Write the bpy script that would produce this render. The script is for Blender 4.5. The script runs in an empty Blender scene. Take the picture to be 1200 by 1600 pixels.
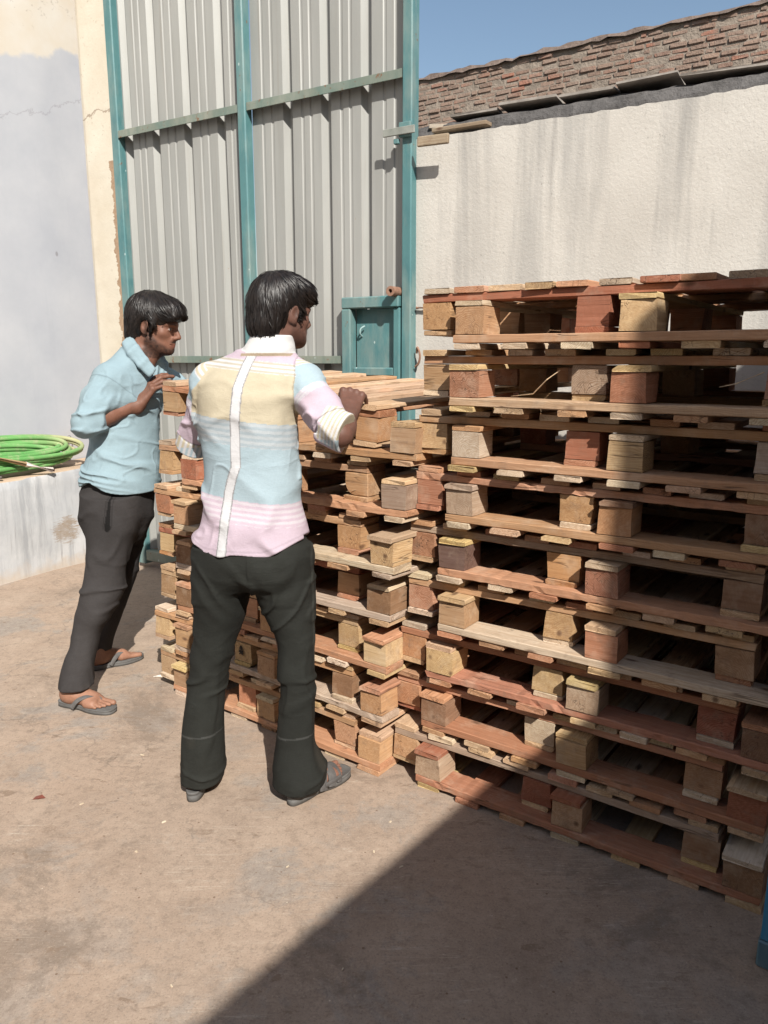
import bpy, bmesh, math, random
import numpy as np
from mathutils import Vector, Matrix, Euler

# ------------------------------------------------------------------ camera, sky, sun, exposure
SC = bpy.context.scene
COL = SC.collection
CAM_H = 1.45
PITCH = 11.4
cam = bpy.data.cameras.new("camera")
camo = bpy.data.objects.new("camera", cam)
COL.objects.link(camo)
camo.location = (0, 0, CAM_H)
camo.rotation_euler = (math.radians(90 - PITCH), 0, 0)
cam.sensor_fit = 'VERTICAL'
cam.sensor_height = 36.0
cam.lens = 27.0
cam.clip_start = 0.05
cam.clip_end = 3000
SC.camera = camo

SUN_ELEV = 40.0
SUN_H = Vector((0.30, -0.954, 0)).normalized()
ce, se = math.cos(math.radians(SUN_ELEV)), math.sin(math.radians(SUN_ELEV))
SUN_DIR = Vector((SUN_H.x * ce, SUN_H.y * ce, se))
world = bpy.data.worlds.new("World")
SC.world = world
world.use_nodes = True
wn = world.node_tree
wn.nodes.clear()
sky = wn.nodes.new('ShaderNodeTexSky')
sky.sky_type = 'NISHITA'
sky.sun_disc = False
sky.sun_elevation = math.radians(SUN_ELEV)
sky.sun_rotation = math.atan2(SUN_H.x, SUN_H.y)
sky.air_density = 1.25
sky.dust_density = 1.0
sky.ozone_density = 0.8
bg = wn.nodes.new('ShaderNodeBackground')
bg.inputs['Strength'].default_value = 0.080
wo = wn.nodes.new('ShaderNodeOutputWorld')
wn.links.new(sky.outputs[0], bg.inputs[0])
wn.links.new(bg.outputs[0], wo.inputs[0])

sl = bpy.data.lights.new("sun", 'SUN')
sl.energy = 5.0
sl.angle = math.radians(0.5)
sl.color = (1.0, 0.955, 0.88)
slo = bpy.data.objects.new("sun", sl)
COL.objects.link(slo)
slo.location = (4, -12, 12)
slo.rotation_euler = SUN_DIR.to_track_quat('Z', 'Y').to_euler()

SC.view_settings.view_transform = 'Standard'
SC.view_settings.look = 'None'
SC.view_settings.exposure = 0.62
SC.view_settings.gamma = 1.0
SC.view_settings.use_curve_mapping = False
SC.cycles.max_bounces = 8
SC.cycles.diffuse_bounces = 3

rnd = random.Random(7)

# ------------------------------------------------------------------ bookkeeping helpers
def tag(o, label=None, cat=None, group=None, kind=None):
    if label: o['label'] = label
    if cat: o['category'] = cat
    if group: o['group'] = group
    if kind: o['kind'] = kind
    return o

def empty(name, loc=(0, 0, 0), rz=0.0, label=None, cat=None, group=None):
    o = bpy.data.objects.new(name, None)
    COL.objects.link(o)
    o.location = loc
    o.rotation_euler = (0, 0, rz)
    o.empty_display_size = 0.1
    return tag(o, label, cat, group)

def link(name, me, mat=None, parent=None, loc=None, rot=None):
    o = bpy.data.objects.new(name, me)
    COL.objects.link(o)
    if mat is not None and not me.materials:
        me.materials.append(mat)
    if parent is not None: o.parent = parent
    if loc is not None: o.location = loc
    if rot is not None: o.rotation_euler = rot
    return o

def from_bm(name, bm, mat=None, parent=None, loc=None, rot=None, smooth=False):
    me = bpy.data.meshes.new(name)
    bmesh.ops.recalc_face_normals(bm, faces=bm.faces[:])
    bm.to_mesh(me)
    bm.free()
    if smooth:
        me.shade_smooth()
        me.set_sharp_from_angle(angle=0.9)
    return link(name, me, mat, parent, loc, rot)

def bm_box(bm, x0, x1, y0, y1, z0, z1, bevel=0.0):
    vs = [bm.verts.new(p) for p in ((x0, y0, z0), (x1, y0, z0), (x1, y1, z0), (x0, y1, z0),
                                    (x0, y0, z1), (x1, y0, z1), (x1, y1, z1), (x0, y1, z1))]
    fs = []
    for f in ((0, 3, 2, 1), (4, 5, 6, 7), (0, 1, 5, 4), (1, 2, 6, 5), (2, 3, 7, 6), (3, 0, 4, 7)):
        fs.append(bm.faces.new([vs[i] for i in f]))
    if bevel > 0:
        es = list({e for f in fs for e in f.edges})
        bmesh.ops.bevel(bm, geom=es, offset=bevel, segments=1, affect='EDGES')

def frame_for(d, up=Vector((0, 0, 1))):
    d = d.normalized()
    if abs(d.dot(up)) > 0.95: up = Vector((1, 0, 0))
    a = d.cross(up).normalized()
    return a, a.cross(d).normalized()

def bm_tube(bm, pts, r, seg=10, flat=None, closed=False, ups=None):
    """swept tube; r number or list; flat=(wide, thick) gives a strap section (ups = surface normals)"""
    pts = [Vector(p) for p in pts]
    n = len(pts)
    rings = []
    prev = None
    for i, p in enumerate(pts):
        if closed: d = pts[(i + 1) % n] - pts[i - 1]
        else: d = pts[min(i + 1, n - 1)] - pts[max(i - 1, 0)]
        d.normalize()
        if ups is not None:
            u = Vector(ups[i]); u = (u - d * u.dot(d)).normalized(); a = u.cross(d).normalized(); b = u
        else:
            if prev is None: a, b = frame_for(d)
            else:
                a = (prev - d * prev.dot(d)).normalized(); b = d.cross(a).normalized()
            prev = a
        ri = r[i] if isinstance(r, (list, tuple)) else r
        ra, rb = (ri, ri) if flat is None else (flat[0] * 0.5, flat[1] * 0.5)
        ring = []
        for k in range(seg):
            t = 2 * math.pi * (k + 0.5) / seg
            c, s = math.cos(t), math.sin(t)
            if flat is not None:
                c = math.copysign(abs(c) ** 0.45, c); s = math.copysign(abs(s) ** 0.45, s)
            ring.append(bm.verts.new(p + a * (ra * c) + b * (rb * s)))
        rings.append(ring)
    m = n if closed else n - 1
    for i in range(m):
        A, B = rings[i], rings[(i + 1) % n]
        for k in range(seg):
            bm.faces.new((A[k], A[(k + 1) % seg], B[(k + 1) % seg], B[k]))
    if not closed:
        bm.faces.new(list(reversed(rings[0])))
        bm.faces.new(rings[-1])

def smooth_path(pts, n=8, closed=False):
    P = [Vector(p) for p in pts]
    N = len(P)
    out = []
    for i in range(N if closed else N - 1):
        if closed: p0, p1, p2, p3 = P[i - 1], P[i], P[(i + 1) % N], P[(i + 2) % N]
        else: p0, p1, p2, p3 = P[max(i - 1, 0)], P[i], P[i + 1], P[min(i + 2, N - 1)]
        for k in range(n):
            t = k / n
            out.append(0.5 * ((2 * p1) + (p2 - p0) * t + (2 * p0 - 5 * p1 + 4 * p2 - p3) * t * t + (3 * p1 - p0 - 3 * p2 + p3) * t ** 3))
    if not closed: out.append(P[-1])
    return out

# ------------------------------------------------------------------ material helpers
class NT:
    def __init__(self, name):
        self.m = bpy.data.materials.new(name)
        self.m.use_nodes = True
        self.t = self.m.node_tree
        self.t.nodes.clear()
        self.out = self.t.nodes.new('ShaderNodeOutputMaterial')
        self.b = self.t.nodes.new('ShaderNodeBsdfPrincipled')
        self.t.links.new(self.b.outputs[0], self.out.inputs[0])
    def set(self, sock, v):
        if isinstance(v, bpy.types.NodeSocket): self.t.links.new(v, sock)
        elif v is not None:
            if isinstance(v, tuple) and len(v) == 3 and sock.type == 'RGBA': v = (*v, 1)
            sock.default_value = v
    def n(self, typ, ins=None, out=0, **props):
        nd = self.t.nodes.new('ShaderNode' + typ)
        for k, v in props.items(): setattr(nd, k, v)
        for k, v in (ins or {}).items(): self.set(nd.inputs[k], v)
        return nd.outputs[out]
    def coord(self, which='Object'):
        nd = self.t.nodes.new('ShaderNodeTexCoord'); return nd.outputs[which]
    def map(self, v, scale=(1, 1, 1), loc=(0, 0, 0), rot=(0, 0, 0)):
        return self.n('Mapping', {'Vector': v, 'Scale': scale, 'Location': loc, 'Rotation': rot})
    def noise(self, v, scale, detail=4, rough=0.6, dist=0.0, out=0):
        return self.n('TexNoise', {'Vector': v, 'Scale': scale, 'Detail': detail, 'Roughness': rough, 'Distortion': dist}, out)
    def ramp(self, f, stops):
        nd = self.t.nodes.new('ShaderNodeValToRGB')
        cr = nd.color_ramp
        while len(cr.elements) > 1: cr.elements.remove(cr.elements[-1])
        for i, (p, c) in enumerate(stops):
            e = cr.elements[0] if i == 0 else cr.elements.new(p)
            e.position = p
            e.color = (c, c, c, 1) if isinstance(c, (int, float)) else (*c, 1)
        self.t.links.new(f, nd.inputs[0])
        return nd.outputs[0]
    def mix(self, f, a, b, blend='MIX'):
        nd = self.t.nodes.new('ShaderNodeMix')
        nd.data_type = 'RGBA'; nd.blend_type = blend; nd.clamp_factor = True
        self.set(nd.inputs[0], f); self.set(nd.inputs[6], a); self.set(nd.inputs[7], b)
        return nd.outputs[2]
    def math(self, op, a, b=None, c=None, clamp=False):
        nd = self.t.nodes.new('ShaderNodeMath'); nd.operation = op; nd.use_clamp = clamp
        self.set(nd.inputs[0], a)
        if b is not None: self.set(nd.inputs[1], b)
        if c is not None: self.set(nd.inputs[2], c)
        return nd.outputs[0]
    def sep(self, v):
        nd = self.t.nodes.new('ShaderNodeSeparateXYZ'); self.t.links.new(v, nd.inputs[0]); return nd.outputs
    def comb(self, x, y, z):
        return self.n('CombineXYZ', {0: x, 1: y, 2: z})
    def bump(self, h, strength=0.3, dist=0.01, normal=None):
        return self.n('Bump', {'Height': h, 'Strength': strength, 'Distance': dist, 'Normal': normal})
    def fin(self, color=None, rough=0.8, normal=None, metal=0.0, spec=0.4):
        self.set(self.b.inputs['Base Color'], color)
        self.set(self.b.inputs['Roughness'], rough)
        self.set(self.b.inputs['Metallic'], metal)
        self.set(self.b.inputs['Specular IOR Level'], spec)
        if normal is not None: self.set(self.b.inputs['Normal'], normal)
        return self.m

def mat_wood():
    k = NT('rough_sawn_wood')
    oi = k.t.nodes.new('ShaderNodeObjectInfo')
    base, rn = oi.outputs['Color'], oi.outputs['Random']
    off = k.comb(k.math('MULTIPLY', rn, 37.0), k.math('MULTIPLY', rn, 91.0), k.math('MULTIPLY', rn, 53.0))
    co = k.coord()
    v = k.n('VectorMath', {0: co, 1: off}, operation='ADD')
    # annual rings around a pith lying outside the piece
    pith = k.comb(0.0, k.math('MULTIPLY_ADD', rn, 0.16, -0.10), k.math('MULTIPLY_ADD', k.math('FRACT', k.math('MULTIPLY', rn, 7.3)), 0.14, 0.01))
    rv = k.n('VectorMath', {0: co, 1: pith}, operation='ADD')
    wob = k.noise(k.map(v, (2.0, 6, 6)), 3.0, 2, 0.5, 0.0, 1)
    rv = k.n('VectorMath', {0: rv, 1: k.n('VectorMath', {0: wob, 'Scale': 0.045}, operation='SCALE')}, operation='ADD')
    ring = k.n('TexWave', {'Vector': rv, 'Scale': 58.0, 'Distortion': 1.2, 'Detail': 2.0, 'Detail Scale': 1.5}, 1, wave_type='RINGS', rings_direction='X')
    streak = k.noise(k.map(v, (3.0, 70, 70)), 1.6, 4, 0.65)
    blot = k.noise(k.map(v, (4, 9, 9)), 1.5, 3, 0.6)
    saw = k.n('TexWave', {'Vector': k.map(v, (1, 0.12, 0.2)), 'Scale': 95.0, 'Distortion': 3.0, 'Detail': 2.0}, 1, wave_type='BANDS', bands_direction='X')
    geo = k.t.nodes.new('ShaderNodeTexCoord')
    nx = k.math('ABSOLUTE', k.sep(geo.outputs['Normal'])[0])
    endg = k.math('GREATER_THAN', nx, 0.7)
    dark = k.mix(0.72, (0, 0, 0), base)
    c = k.mix(k.ramp(streak, [(0.30, 0.0), (0.70, 1.0)]), k.mix(1.0, base, (0.70, 0.62, 0.55), 'MULTIPLY'), base)
    r2 = k.math('FRACT', k.math('MULTIPLY', rn, 17.9))
    rf = k.math('MULTIPLY', k.ramp(ring, [(0.35, 0.0), (0.9, 1.0)]), k.math('ADD', k.math('MULTIPLY_ADD', endg, 0.20, 0.06), k.math('MULTIPLY', k.math('POWER', r2, 2.0), 0.42)))
    c = k.mix(rf, c, k.mix(1.0, base, (0.50, 0.36, 0.26), 'MULTIPLY'))
    c = k.mix(k.ramp(blot, [(0.40, 0.0), (0.70, 0.50)]), c, k.mix(1.0, base, (0.66, 0.60, 0.55), 'MULTIPLY'))
    pale = k.noise(v, 9.0, 4, 0.7)
    c = k.mix(k.ramp(pale, [(0.52, 0.0), (0.72, 0.28)]), c, (0.62, 0.52, 0.40))
    sawc = k.math('MULTIPLY', k.ramp(saw, [(0.45, 0.0), (0.9, 1.0)]), k.math('MULTIPLY', k.math('FRACT', k.math('MULTIPLY', rn, 29.3)), 0.30))
    c = k.mix(sawc, c, k.mix(1.0, c, (0.55, 0.47, 0.40), 'MULTIPLY'))
    c = k.mix(k.math('MULTIPLY', endg, 0.22), c, k.mix(1.0, c, (0.62, 0.56, 0.50), 'MULTIPLY'))
    # knots, drying cracks along the grain, nail heads
    vor = k.n('TexVoronoi', {'Vector': k.map(v, (5, 11, 11)), 'Scale': 1.0, 'Randomness': 1.0}, 0)
    c = k.mix(k.ramp(vor, [(0.05, 0.80), (0.13, 0.0)]), c, (0.085, 0.040, 0.022))
    crk = k.noise(k.map(v, (2.2, 38, 38)), 1.0, 2, 0.5)
    crf = k.ramp(crk, [(0.485, 0.0), (0.497, 0.85), (0.503, 0.85), (0.515, 0.0)])
    crm = k.ramp(k.noise(v, 7.0, 2), [(0.52, 0.0), (0.60, 1.0)])
    crk2 = k.math('MULTIPLY', crf, crm)
    c = k.mix(k.math('MULTIPLY', crk2, 0.75), c, (0.05, 0.028, 0.018))
    dirt = k.noise(v, 22.0, 5, 0.7)
    c = k.mix(k.ramp(dirt, [(0.55, 0.0), (0.72, 0.45)]), c, (0.20, 0.135, 0.095))
    h = k.math('ADD', k.math('MULTIPLY', streak, 1.2), k.math('MULTIPLY', saw, k.math('MULTIPLY_ADD', endg, -0.3, 0.4)))
    h = k.math('SUBTRACT', h, k.math('MULTIPLY', crk2, 1.5))
    return k.fin(c, 0.82, k.bump(h, 0.55, 0.0016), spec=0.25)

def mat_ground():
    k = NT('dusty_concrete')
    v = k.coord()
    big = k.noise(v, 0.9, 6, 0.66, 0.3)
    med = k.noise(v, 4.6, 8, 0.70, 0.25)
    fine = k.noise(v, 34.0, 8, 0.78)
    grit = k.noise(v, 160.0, 4, 0.75)
    c = k.mix(k.ramp(med, [(0.32, 0.0), (0.68, 1.0)]), (0.270, 0.204, 0.156), (0.368, 0.286, 0.222))
    c = k.mix(k.ramp(k.noise(v, 1.5, 6, 0.66), [(0.46, 0.0), (0.62, 0.55)]), c, (0.335, 0.248, 0.186))
    # bare grey concrete showing through the dust
    gm = k.math('MULTIPLY', k.ramp(k.noise(v, 2.1, 10, 0.74, 0.35), [(0.515, 0.0), (0.575, 1.0)]), k.ramp(big, [(0.40, 0.25), (0.58, 1.0)]))
    c = k.mix(k.math('MULTIPLY', gm, 0.55), c, k.mix(fine, (0.185, 0.178, 0.168), (0.285, 0.268, 0.245)))
    # damp or oily brown marks
    dk = k.math('MULTIPLY', k.ramp(k.noise(k.map(v, loc=(5, 2, 0)), 1.4, 10, 0.76, 0.5), [(0.54, 0.0), (0.61, 1.0)]), 0.55)
    c = k.mix(dk, c, (0.165, 0.128, 0.100))
    # scuffs, prints and short scratches
    sc = k.math('MULTIPLY', k.ramp(k.noise(k.map(v, (1, 2.1, 1), rot=(0, 0, 0.5)), 13.0, 7, 0.70, 0.5), [(0.575, 0.0), (0.625, 1.0)]), k.ramp(k.noise(v, 2.6, 4, 0.6), [(0.44, 0.0), (0.60, 1.0)]))
    c = k.mix(k.math('MULTIPLY', sc, 0.70), c, (0.185, 0.128, 0.090))
    for rot, sd in ((0.9, 1.0), (-0.5, 7.0)):
        l1 = k.noise(k.map(v, (1.2, 26, 1), loc=(sd, sd, 0), rot=(0, 0, rot)), 1.6, 3, 0.5)
        lm = k.math('MULTIPLY', k.ramp(l1, [(0.492, 0.0), (0.498, 1.0), (0.502, 1.0), (0.508, 0.0)]), k.ramp(k.noise(k.map(v, loc=(sd, 0, 0)), 2.2, 2), [(0.56, 0.0), (0.62, 0.55)]))
        c = k.mix(lm, c, (0.46, 0.40, 0.33))
    c = k.mix(k.ramp(fine, [(0.36, 0.50), (0.50, 0.0)]), c, (0.17, 0.13, 0.10))
    c = k.mix(k.ramp(fine, [(0.57, 0.0), (0.70, 0.45)]), c, (0.50, 0.42, 0.33))
    c = k.mix(k.ramp(grit, [(0.34, 0.55), (0.46, 0.0)]), c, (0.145, 0.11, 0.085))
    c = k.mix(k.ramp(grit, [(0.60, 0.0), (0.70, 0.5)]), c, (0.56, 0.48, 0.39))
    spk = k.n('TexVoronoi', {'Vector': v, 'Scale': 17.0}, 0)
    c = k.mix(k.ramp(spk, [(0.04, 0.85), (0.07, 0.0)]), c, (0.15, 0.095, 0.065))
    spw = k.n('TexVoronoi', {'Vector': k.map(v, loc=(3.3, 1.7, 0)), 'Scale': 9.0}, 0)
    c = k.mix(k.ramp(spw, [(0.014, 0.7), (0.022, 0.0)]), c, (0.66, 0.58, 0.47))
    vc = k.n('VectorMath', {0: v, 1: k.n('VectorMath', {0: k.noise(v, 2.5, 5, 0.65, 0.0, 1), 'Scale': 0.55}, operation='SCALE')}, operation='ADD')
    ed = k.n('TexVoronoi', {'Vector': vc, 'Scale': 0.45}, 0, feature='DISTANCE_TO_EDGE')
    cr = k.ramp(ed, [(0.0010, 0.38), (0.0030, 0.0)])
    c = k.mix(k.math('MULTIPLY', cr, k.ramp(big, [(0.46, 0.0), (0.54, 1.0)])), c, (0.10, 0.08, 0.065))
    h = k.math('ADD', k.math('ADD', k.math('MULTIPLY', med, 0.5), k.math('MULTIPLY', fine, 0.35)), k.math('MULTIPLY', grit, 0.20))
    return k.fin(c, 0.9, k.bump(h, 0.5, 0.007), spec=0.2)

def mat_plaster_white():
    k = NT('rough_white_plaster')
    v = k.coord()
    lump = k.noise(v, 70.0, 5, 0.62, 0.3)
    big = k.noise(v, 1.6, 4, 0.6)
    c = k.mix(k.ramp(big, [(0.35, 0.0), (0.7, 1.0)]), (0.435, 0.410, 0.372), (0.540, 0.516, 0.474))
    x, y, z = k.sep(v)
    # grey rain streaks running down from the top edge
    sv = k.map(v, (3.2, 3.2, 0.22))
    st = k.noise(sv, 1.5, 5, 0.62, 0.35)
    top = k.n('MapRange', {'Value': z, 'From Min': 1.0, 'From Max': 2.55, 'To Min': 0.0, 'To Max': 1.0})
    s1 = k.math('MULTIPLY', k.ramp(st, [(0.47, 0.0), (0.62, 1.0)]), k.math('POWER', top, 0.8))
    c = k.mix(k.math('MULTIPLY', s1, 0.62), c, (0.225, 0.220, 0.212))
    s2 = k.ramp(k.noise(k.map(v, (9, 9, 0.5)), 1.2, 3, 0.6, 0.2), [(0.60, 0.0), (0.68, 0.6)])
    c = k.mix(k.math('MULTIPLY', s2, k.math('POWER', top, 2.0)), c, (0.22, 0.21, 0.20))
    sp = k.math('MULTIPLY', k.ramp(k.noise(v, 60.0, 3, 0.7), [(0.63, 0.0), (0.70, 1.0)]), k.ramp(k.noise(v, 3.0, 3), [(0.5, 0.0), (0.62, 1.0)]))
    c = k.mix(k.math('MULTIPLY', sp, 0.8), c, (0.24, 0.225, 0.205))
    pit = k.ramp(k.noise(v, 115.0, 3, 0.7), [(0.30, 0.5), (0.40, 0.0)])
    c = k.mix(pit, c, (0.28, 0.26, 0.235))
    h = k.math('ADD', lump, k.math('MULTIPLY', k.noise(v, 120.0, 3, 0.6), 0.35))
    return k.fin(c, 0.92, k.bump(h, 0.38, 0.006), spec=0.15)

def mat_left_wall():
    k = NT('blue_washed_plaster')
    v = k.coord()
    x, y, z = k.sep(v)          # x runs along the wall, z up (object space)
    n1 = k.noise(v, 2.0, 5, 0.65)
    c = k.mix(k.ramp(n1, [(0.32, 0.0), (0.7, 1.0)]), (0.345, 0.358, 0.392), (0.415, 0.423, 0.448))
    drip = k.noise(k.map(v, (14, 1, 0.8)), 1.0, 4, 0.6)
    c = k.mix(k.ramp(drip, [(0.58, 0.0), (0.72, 0.35)]), c, (0.30, 0.315, 0.345))
    edge = k.math('ADD', k.math('SUBTRACT', z, k.math('MULTIPLY', x, 0.26)), k.math('MULTIPLY', k.noise(v, 3.5, 4, 0.6), 0.30))
    up = k.n('MapRange', {'Value': edge, 'From Min': 3.39, 'From Max': 3.43, 'To Min': 0.0, 'To Max': 1.0})
    cream = k.mix(k.ramp(k.noise(v, 2.6, 4), [(0.35, 0.0), (0.65, 1.0)]), (0.50, 0.445, 0.370), (0.53, 0.505, 0.462))
    c = k.mix(up, c, cream)
    mould = k.math('MULTIPLY', k.ramp(k.noise(v, 26.0, 5, 0.7), [(0.60, 0.0), (0.66, 1.0)]), k.n('MapRange', {'Value': edge, 'From Min': 3.55, 'From Max': 3.9, 'To Min': 0.0, 'To Max': 1.0}))
    c = k.mix(k.math('MULTIPLY', mould, 0.7), c, (0.16, 0.12, 0.10))
    sp = k.n('TexVoronoi', {'Vector': k.map(v, (2.2, 1, 1.5)), 'Scale': 1.6}, 0)
    c = k.mix(k.ramp(sp, [(0.03, 0.75), (0.05, 0.0)]), c, (0.2, 0.19, 0.2))
    # one crack wandering sideways
    cz = k.math('SUBTRACT', k.math('SUBTRACT', z, k.math('MULTIPLY', x, 0.42)), k.math('MULTIPLY', k.noise(v, 6.0, 5, 0.7), 0.32))
    cf = k.ramp(k.math('ABSOLUTE', k.math('SUBTRACT', cz, 2.62)), [(0.003, 0.6), (0.009, 0.0)])
    c = k.mix(cf, c, (0.25, 0.25, 0.27))
    low = k.math('MULTIPLY', k.n('MapRange', {'Value': z, 'From Min': 0.68, 'From Max': 0.95, 'To Min': 1.0, 'To Max': 0.0}), k.ramp(n1, [(0.4, 0.0), (0.6, 1.0)]))
    c = k.mix(k.math('MULTIPLY', low, 0.5), c, (0.44, 0.36, 0.28))
    h = k.math('ADD', n1, k.math('MULTIPLY', k.noise(v, 22.0, 4), 0.25))
    return k.fin(c, 0.75, k.bump(h, 0.25, 0.01), spec=0.3)

def mat_plinth():
    k = NT('whitewashed_plinth')
    v = k.coord()
    x, y, z = k.sep(v)
    n1 = k.noise(v, 4.0, 5, 0.65)
    c = k.mix(k.ramp(n1, [(0.35, 0.0), (0.7, 1.0)]), (0.37, 0.378, 0.390), (0.47, 0.47, 0.472))
    drip = k.noise(k.map(v, (9, 9, 0.7)), 1.3, 5, 0.65, 0.2)
    c = k.mix(k.ramp(drip, [(0.47, 0.0), (0.66, 0.85)]), c, (0.27, 0.278, 0.288))
    scr = k.noise(k.map(v, (45, 45, 1.6)), 1.0, 4, 0.6)
    c = k.mix(k.math('MULTIPLY', k.ramp(scr, [(0.60, 0.0), (0.68, 0.7)]), k.ramp(n1, [(0.42, 0.2), (0.6, 1.0)])), c, (0.24, 0.235, 0.23))
    gx, gz = k.math('SUBTRACT', x, 0.66), k.math('SUBTRACT', 0.66, z)
    gw = k.math('ADD', k.math('ABSOLUTE', gx), k.math('MULTIPLY', k.math('SUBTRACT', k.noise(v, 7.0, 4, 0.6), 0.5), 0.10))
    gf = k.n('MapRange', {'Value': k.math('ADD', gw, k.math('MULTIPLY', gz, 0.42)), 'From Min': 0.075, 'From Max': 0.10, 'To Min': 1.0, 'To Max': 0.0})
    c = k.mix(k.math('MULTIPLY', gf, 0.8), c, (0.275, 0.285, 0.300))
    d2 = k.math('MULTIPLY', k.ramp(k.noise(k.map(v, (3.5, 3.5, 1.0)), 1.0, 3), [(0.55, 0.0), (0.62, 1.0)]), k.n('MapRange', {'Value': z, 'From Min': 0.35, 'From Max': 0.66, 'To Min': 0.0, 'To Max': 1.0}))
    c = k.mix(k.math('MULTIPLY', d2, 0.6), c, (0.33, 0.34, 0.36))
    # worn brown patch where the render has gone
    dx, dz = k.math('SUBTRACT', x, 0.46), k.math('SUBTRACT', z, 0.27)
    rr = k.math('ADD', k.math('MULTIPLY', dx, dx), k.math('MULTIPLY', k.math('MULTIPLY', dz, dz), 1.4))
    pf = k.n('MapRange', {'Value': k.math('ADD', rr, k.math('MULTIPLY', k.math('SUBTRACT', k.noise(k.map(v, (7, 7, 38)), 1.3, 6, 0.8), 0.5), 0.085)), 'From Min': 0.004, 'From Max': 0.014, 'To Min': 1.0, 'To Max': 0.0})
    c = k.mix(k.math('MULTIPLY', pf, k.math('MULTIPLY_ADD', k.noise(v, 30.0, 4, 0.7), 0.9, 0.30, clamp=True)), c, (0.24, 0.180, 0.125))
    low = k.n('MapRange', {'Value': k.math('ADD', z, k.math('MULTIPLY', k.math('SUBTRACT', k.noise(v, 9.0, 5, 0.7), 0.5), 0.28)), 'From Min': 0.0, 'From Max': 0.10, 'To Min': 1.0, 'To Max': 0.0})
    c = k.mix(k.math('MULTIPLY', low, 0.6), c, (0.42, 0.33, 0.24))
    nz = k.sep(k.coord('Normal'))[2]
    c = k.mix(k.math('GREATER_THAN', nz, 0.6), c, k.mix(n1, (0.36, 0.26, 0.18), (0.50, 0.38, 0.28)))
    h = k.math('ADD', n1, k.math('MULTIPLY', k.noise(v, 60.0, 4), 0.3))
    return k.fin(c, 0.85, k.bump(h, 0.4, 0.01), spec=0.25)

def mat_pillar():
    k = NT('cream_plaster')
    v = k.coord()
    x, y, z = k.sep(v)
    n1 = k.noise(v, 3.0, 5, 0.65)
    c = k.mix(k.ramp(n1, [(0.3, 0.0), (0.7, 1.0)]), (0.50, 0.440, 0.350), (0.575, 0.530, 0.445))
    dirt = k.math('MULTIPLY', k.ramp(k.noise(v, 30.0, 4, 0.7), [(0.60, 0.0), (0.68, 1.0)]), k.ramp(n1, [(0.4, 0.0), (0.6, 1.0)]))
    c = k.mix(k.math('MULTIPLY', dirt, 0.6), c, (0.24, 0.18, 0.12))
    # render broken away along the hinge side
    nn = k.math('MULTIPLY', k.noise(k.map(v, (3, 3, 5)), 2.2, 4, 0.7), 0.16)
    lim = k.math('GREATER_THAN', k.math('ADD', x, nn), 0.345)
    zl = k.math('MULTIPLY', k.math('LESS_THAN', z, 2.75), lim)
    c = k.mix(zl, c, k.mix(k.noise(v, 40.0, 3), (0.20, 0.13, 0.085), (0.42, 0.30, 0.20)))
    wv = k.math('SUBTRACT', z, k.math('MULTIPLY', k.noise(v, 5.0, 4), 0.25))
    cf = k.ramp(k.math('ABSOLUTE', k.math('SUBTRACT', wv, 2.93)), [(0.003, 0.7), (0.008, 0.0)])
    c = k.mix(cf, c, (0.2, 0.14, 0.1))
    h = k.math('SUBTRACT', k.math('ADD', n1, k.math('MULTIPLY', k.noise(v, 50.0, 4), 0.3)), k.math('MULTIPLY', zl, 1.2))
    return k.fin(c, 0.85, k.bump(h, 0.45, 0.01), spec=0.2)

def mat_paint(name, col, col2, rust=(0.16, 0.075, 0.035), amount=0.66, rough=0.42):
    k = NT(name)
    v = k.coord()
    n1 = k.noise(v, 6.0, 4, 0.6)
    c = k.mix(k.ramp(n1, [(0.3, 0.0), (0.7, 1.0)]), col, col2)
    dust = k.noise(k.map(v, (3, 3, 0.8)), 2.4, 5, 0.7)
    c = k.mix(k.ramp(dust, [(0.45, 0.0), (0.72, 0.42)]), c, (0.33, 0.32, 0.27))
    r = k.noise(v, 17.0, 6, 0.72)
    c = k.mix(k.ramp(r, [(amount, 0.0), (amount + 0.03, 0.9)]), c, rust)
    chip = k.n('TexVoronoi', {'Vector': k.map(v, (1, 1, 0.6)), 'Scale': 13.0}, 0)
    c = k.mix(k.ramp(chip, [(0.05, 0.8), (0.07, 0.0)]), c, (0.42, 0.50, 0.48))
    return k.fin(c, rough, k.bump(k.math('ADD', r, n1), 0.2, 0.004), spec=0.4)

def mat_sheet():
    k = NT('galvanised_sheet')
    v = k.coord()
    n1 = k.noise(k.map(v, (3, 3, 0.5)), 1.6, 4, 0.6)
    c = k.mix(k.ramp(n1, [(0.3, 0.0), (0.7, 1.0)]), (0.262, 0.263, 0.248), (0.325, 0.326, 0.310))
    st = k.noise(k.map(v, (20, 20, 0.5)), 1.0, 4, 0.7)
    c = k.mix(k.ramp(st, [(0.58, 0.0), (0.72, 0.45)]), c, (0.22, 0.20, 0.17))
    sp = k.noise(v, 45.0, 4, 0.7)
    c = k.mix(k.ramp(sp, [(0.69, 0.0), (0.73, 0.6)]), c, (0.25, 0.17, 0.11))
    return k.fin(c, 0.52, k.bump(n1, 0.1, 0.004), metal=0.15, spec=0.35)

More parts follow.
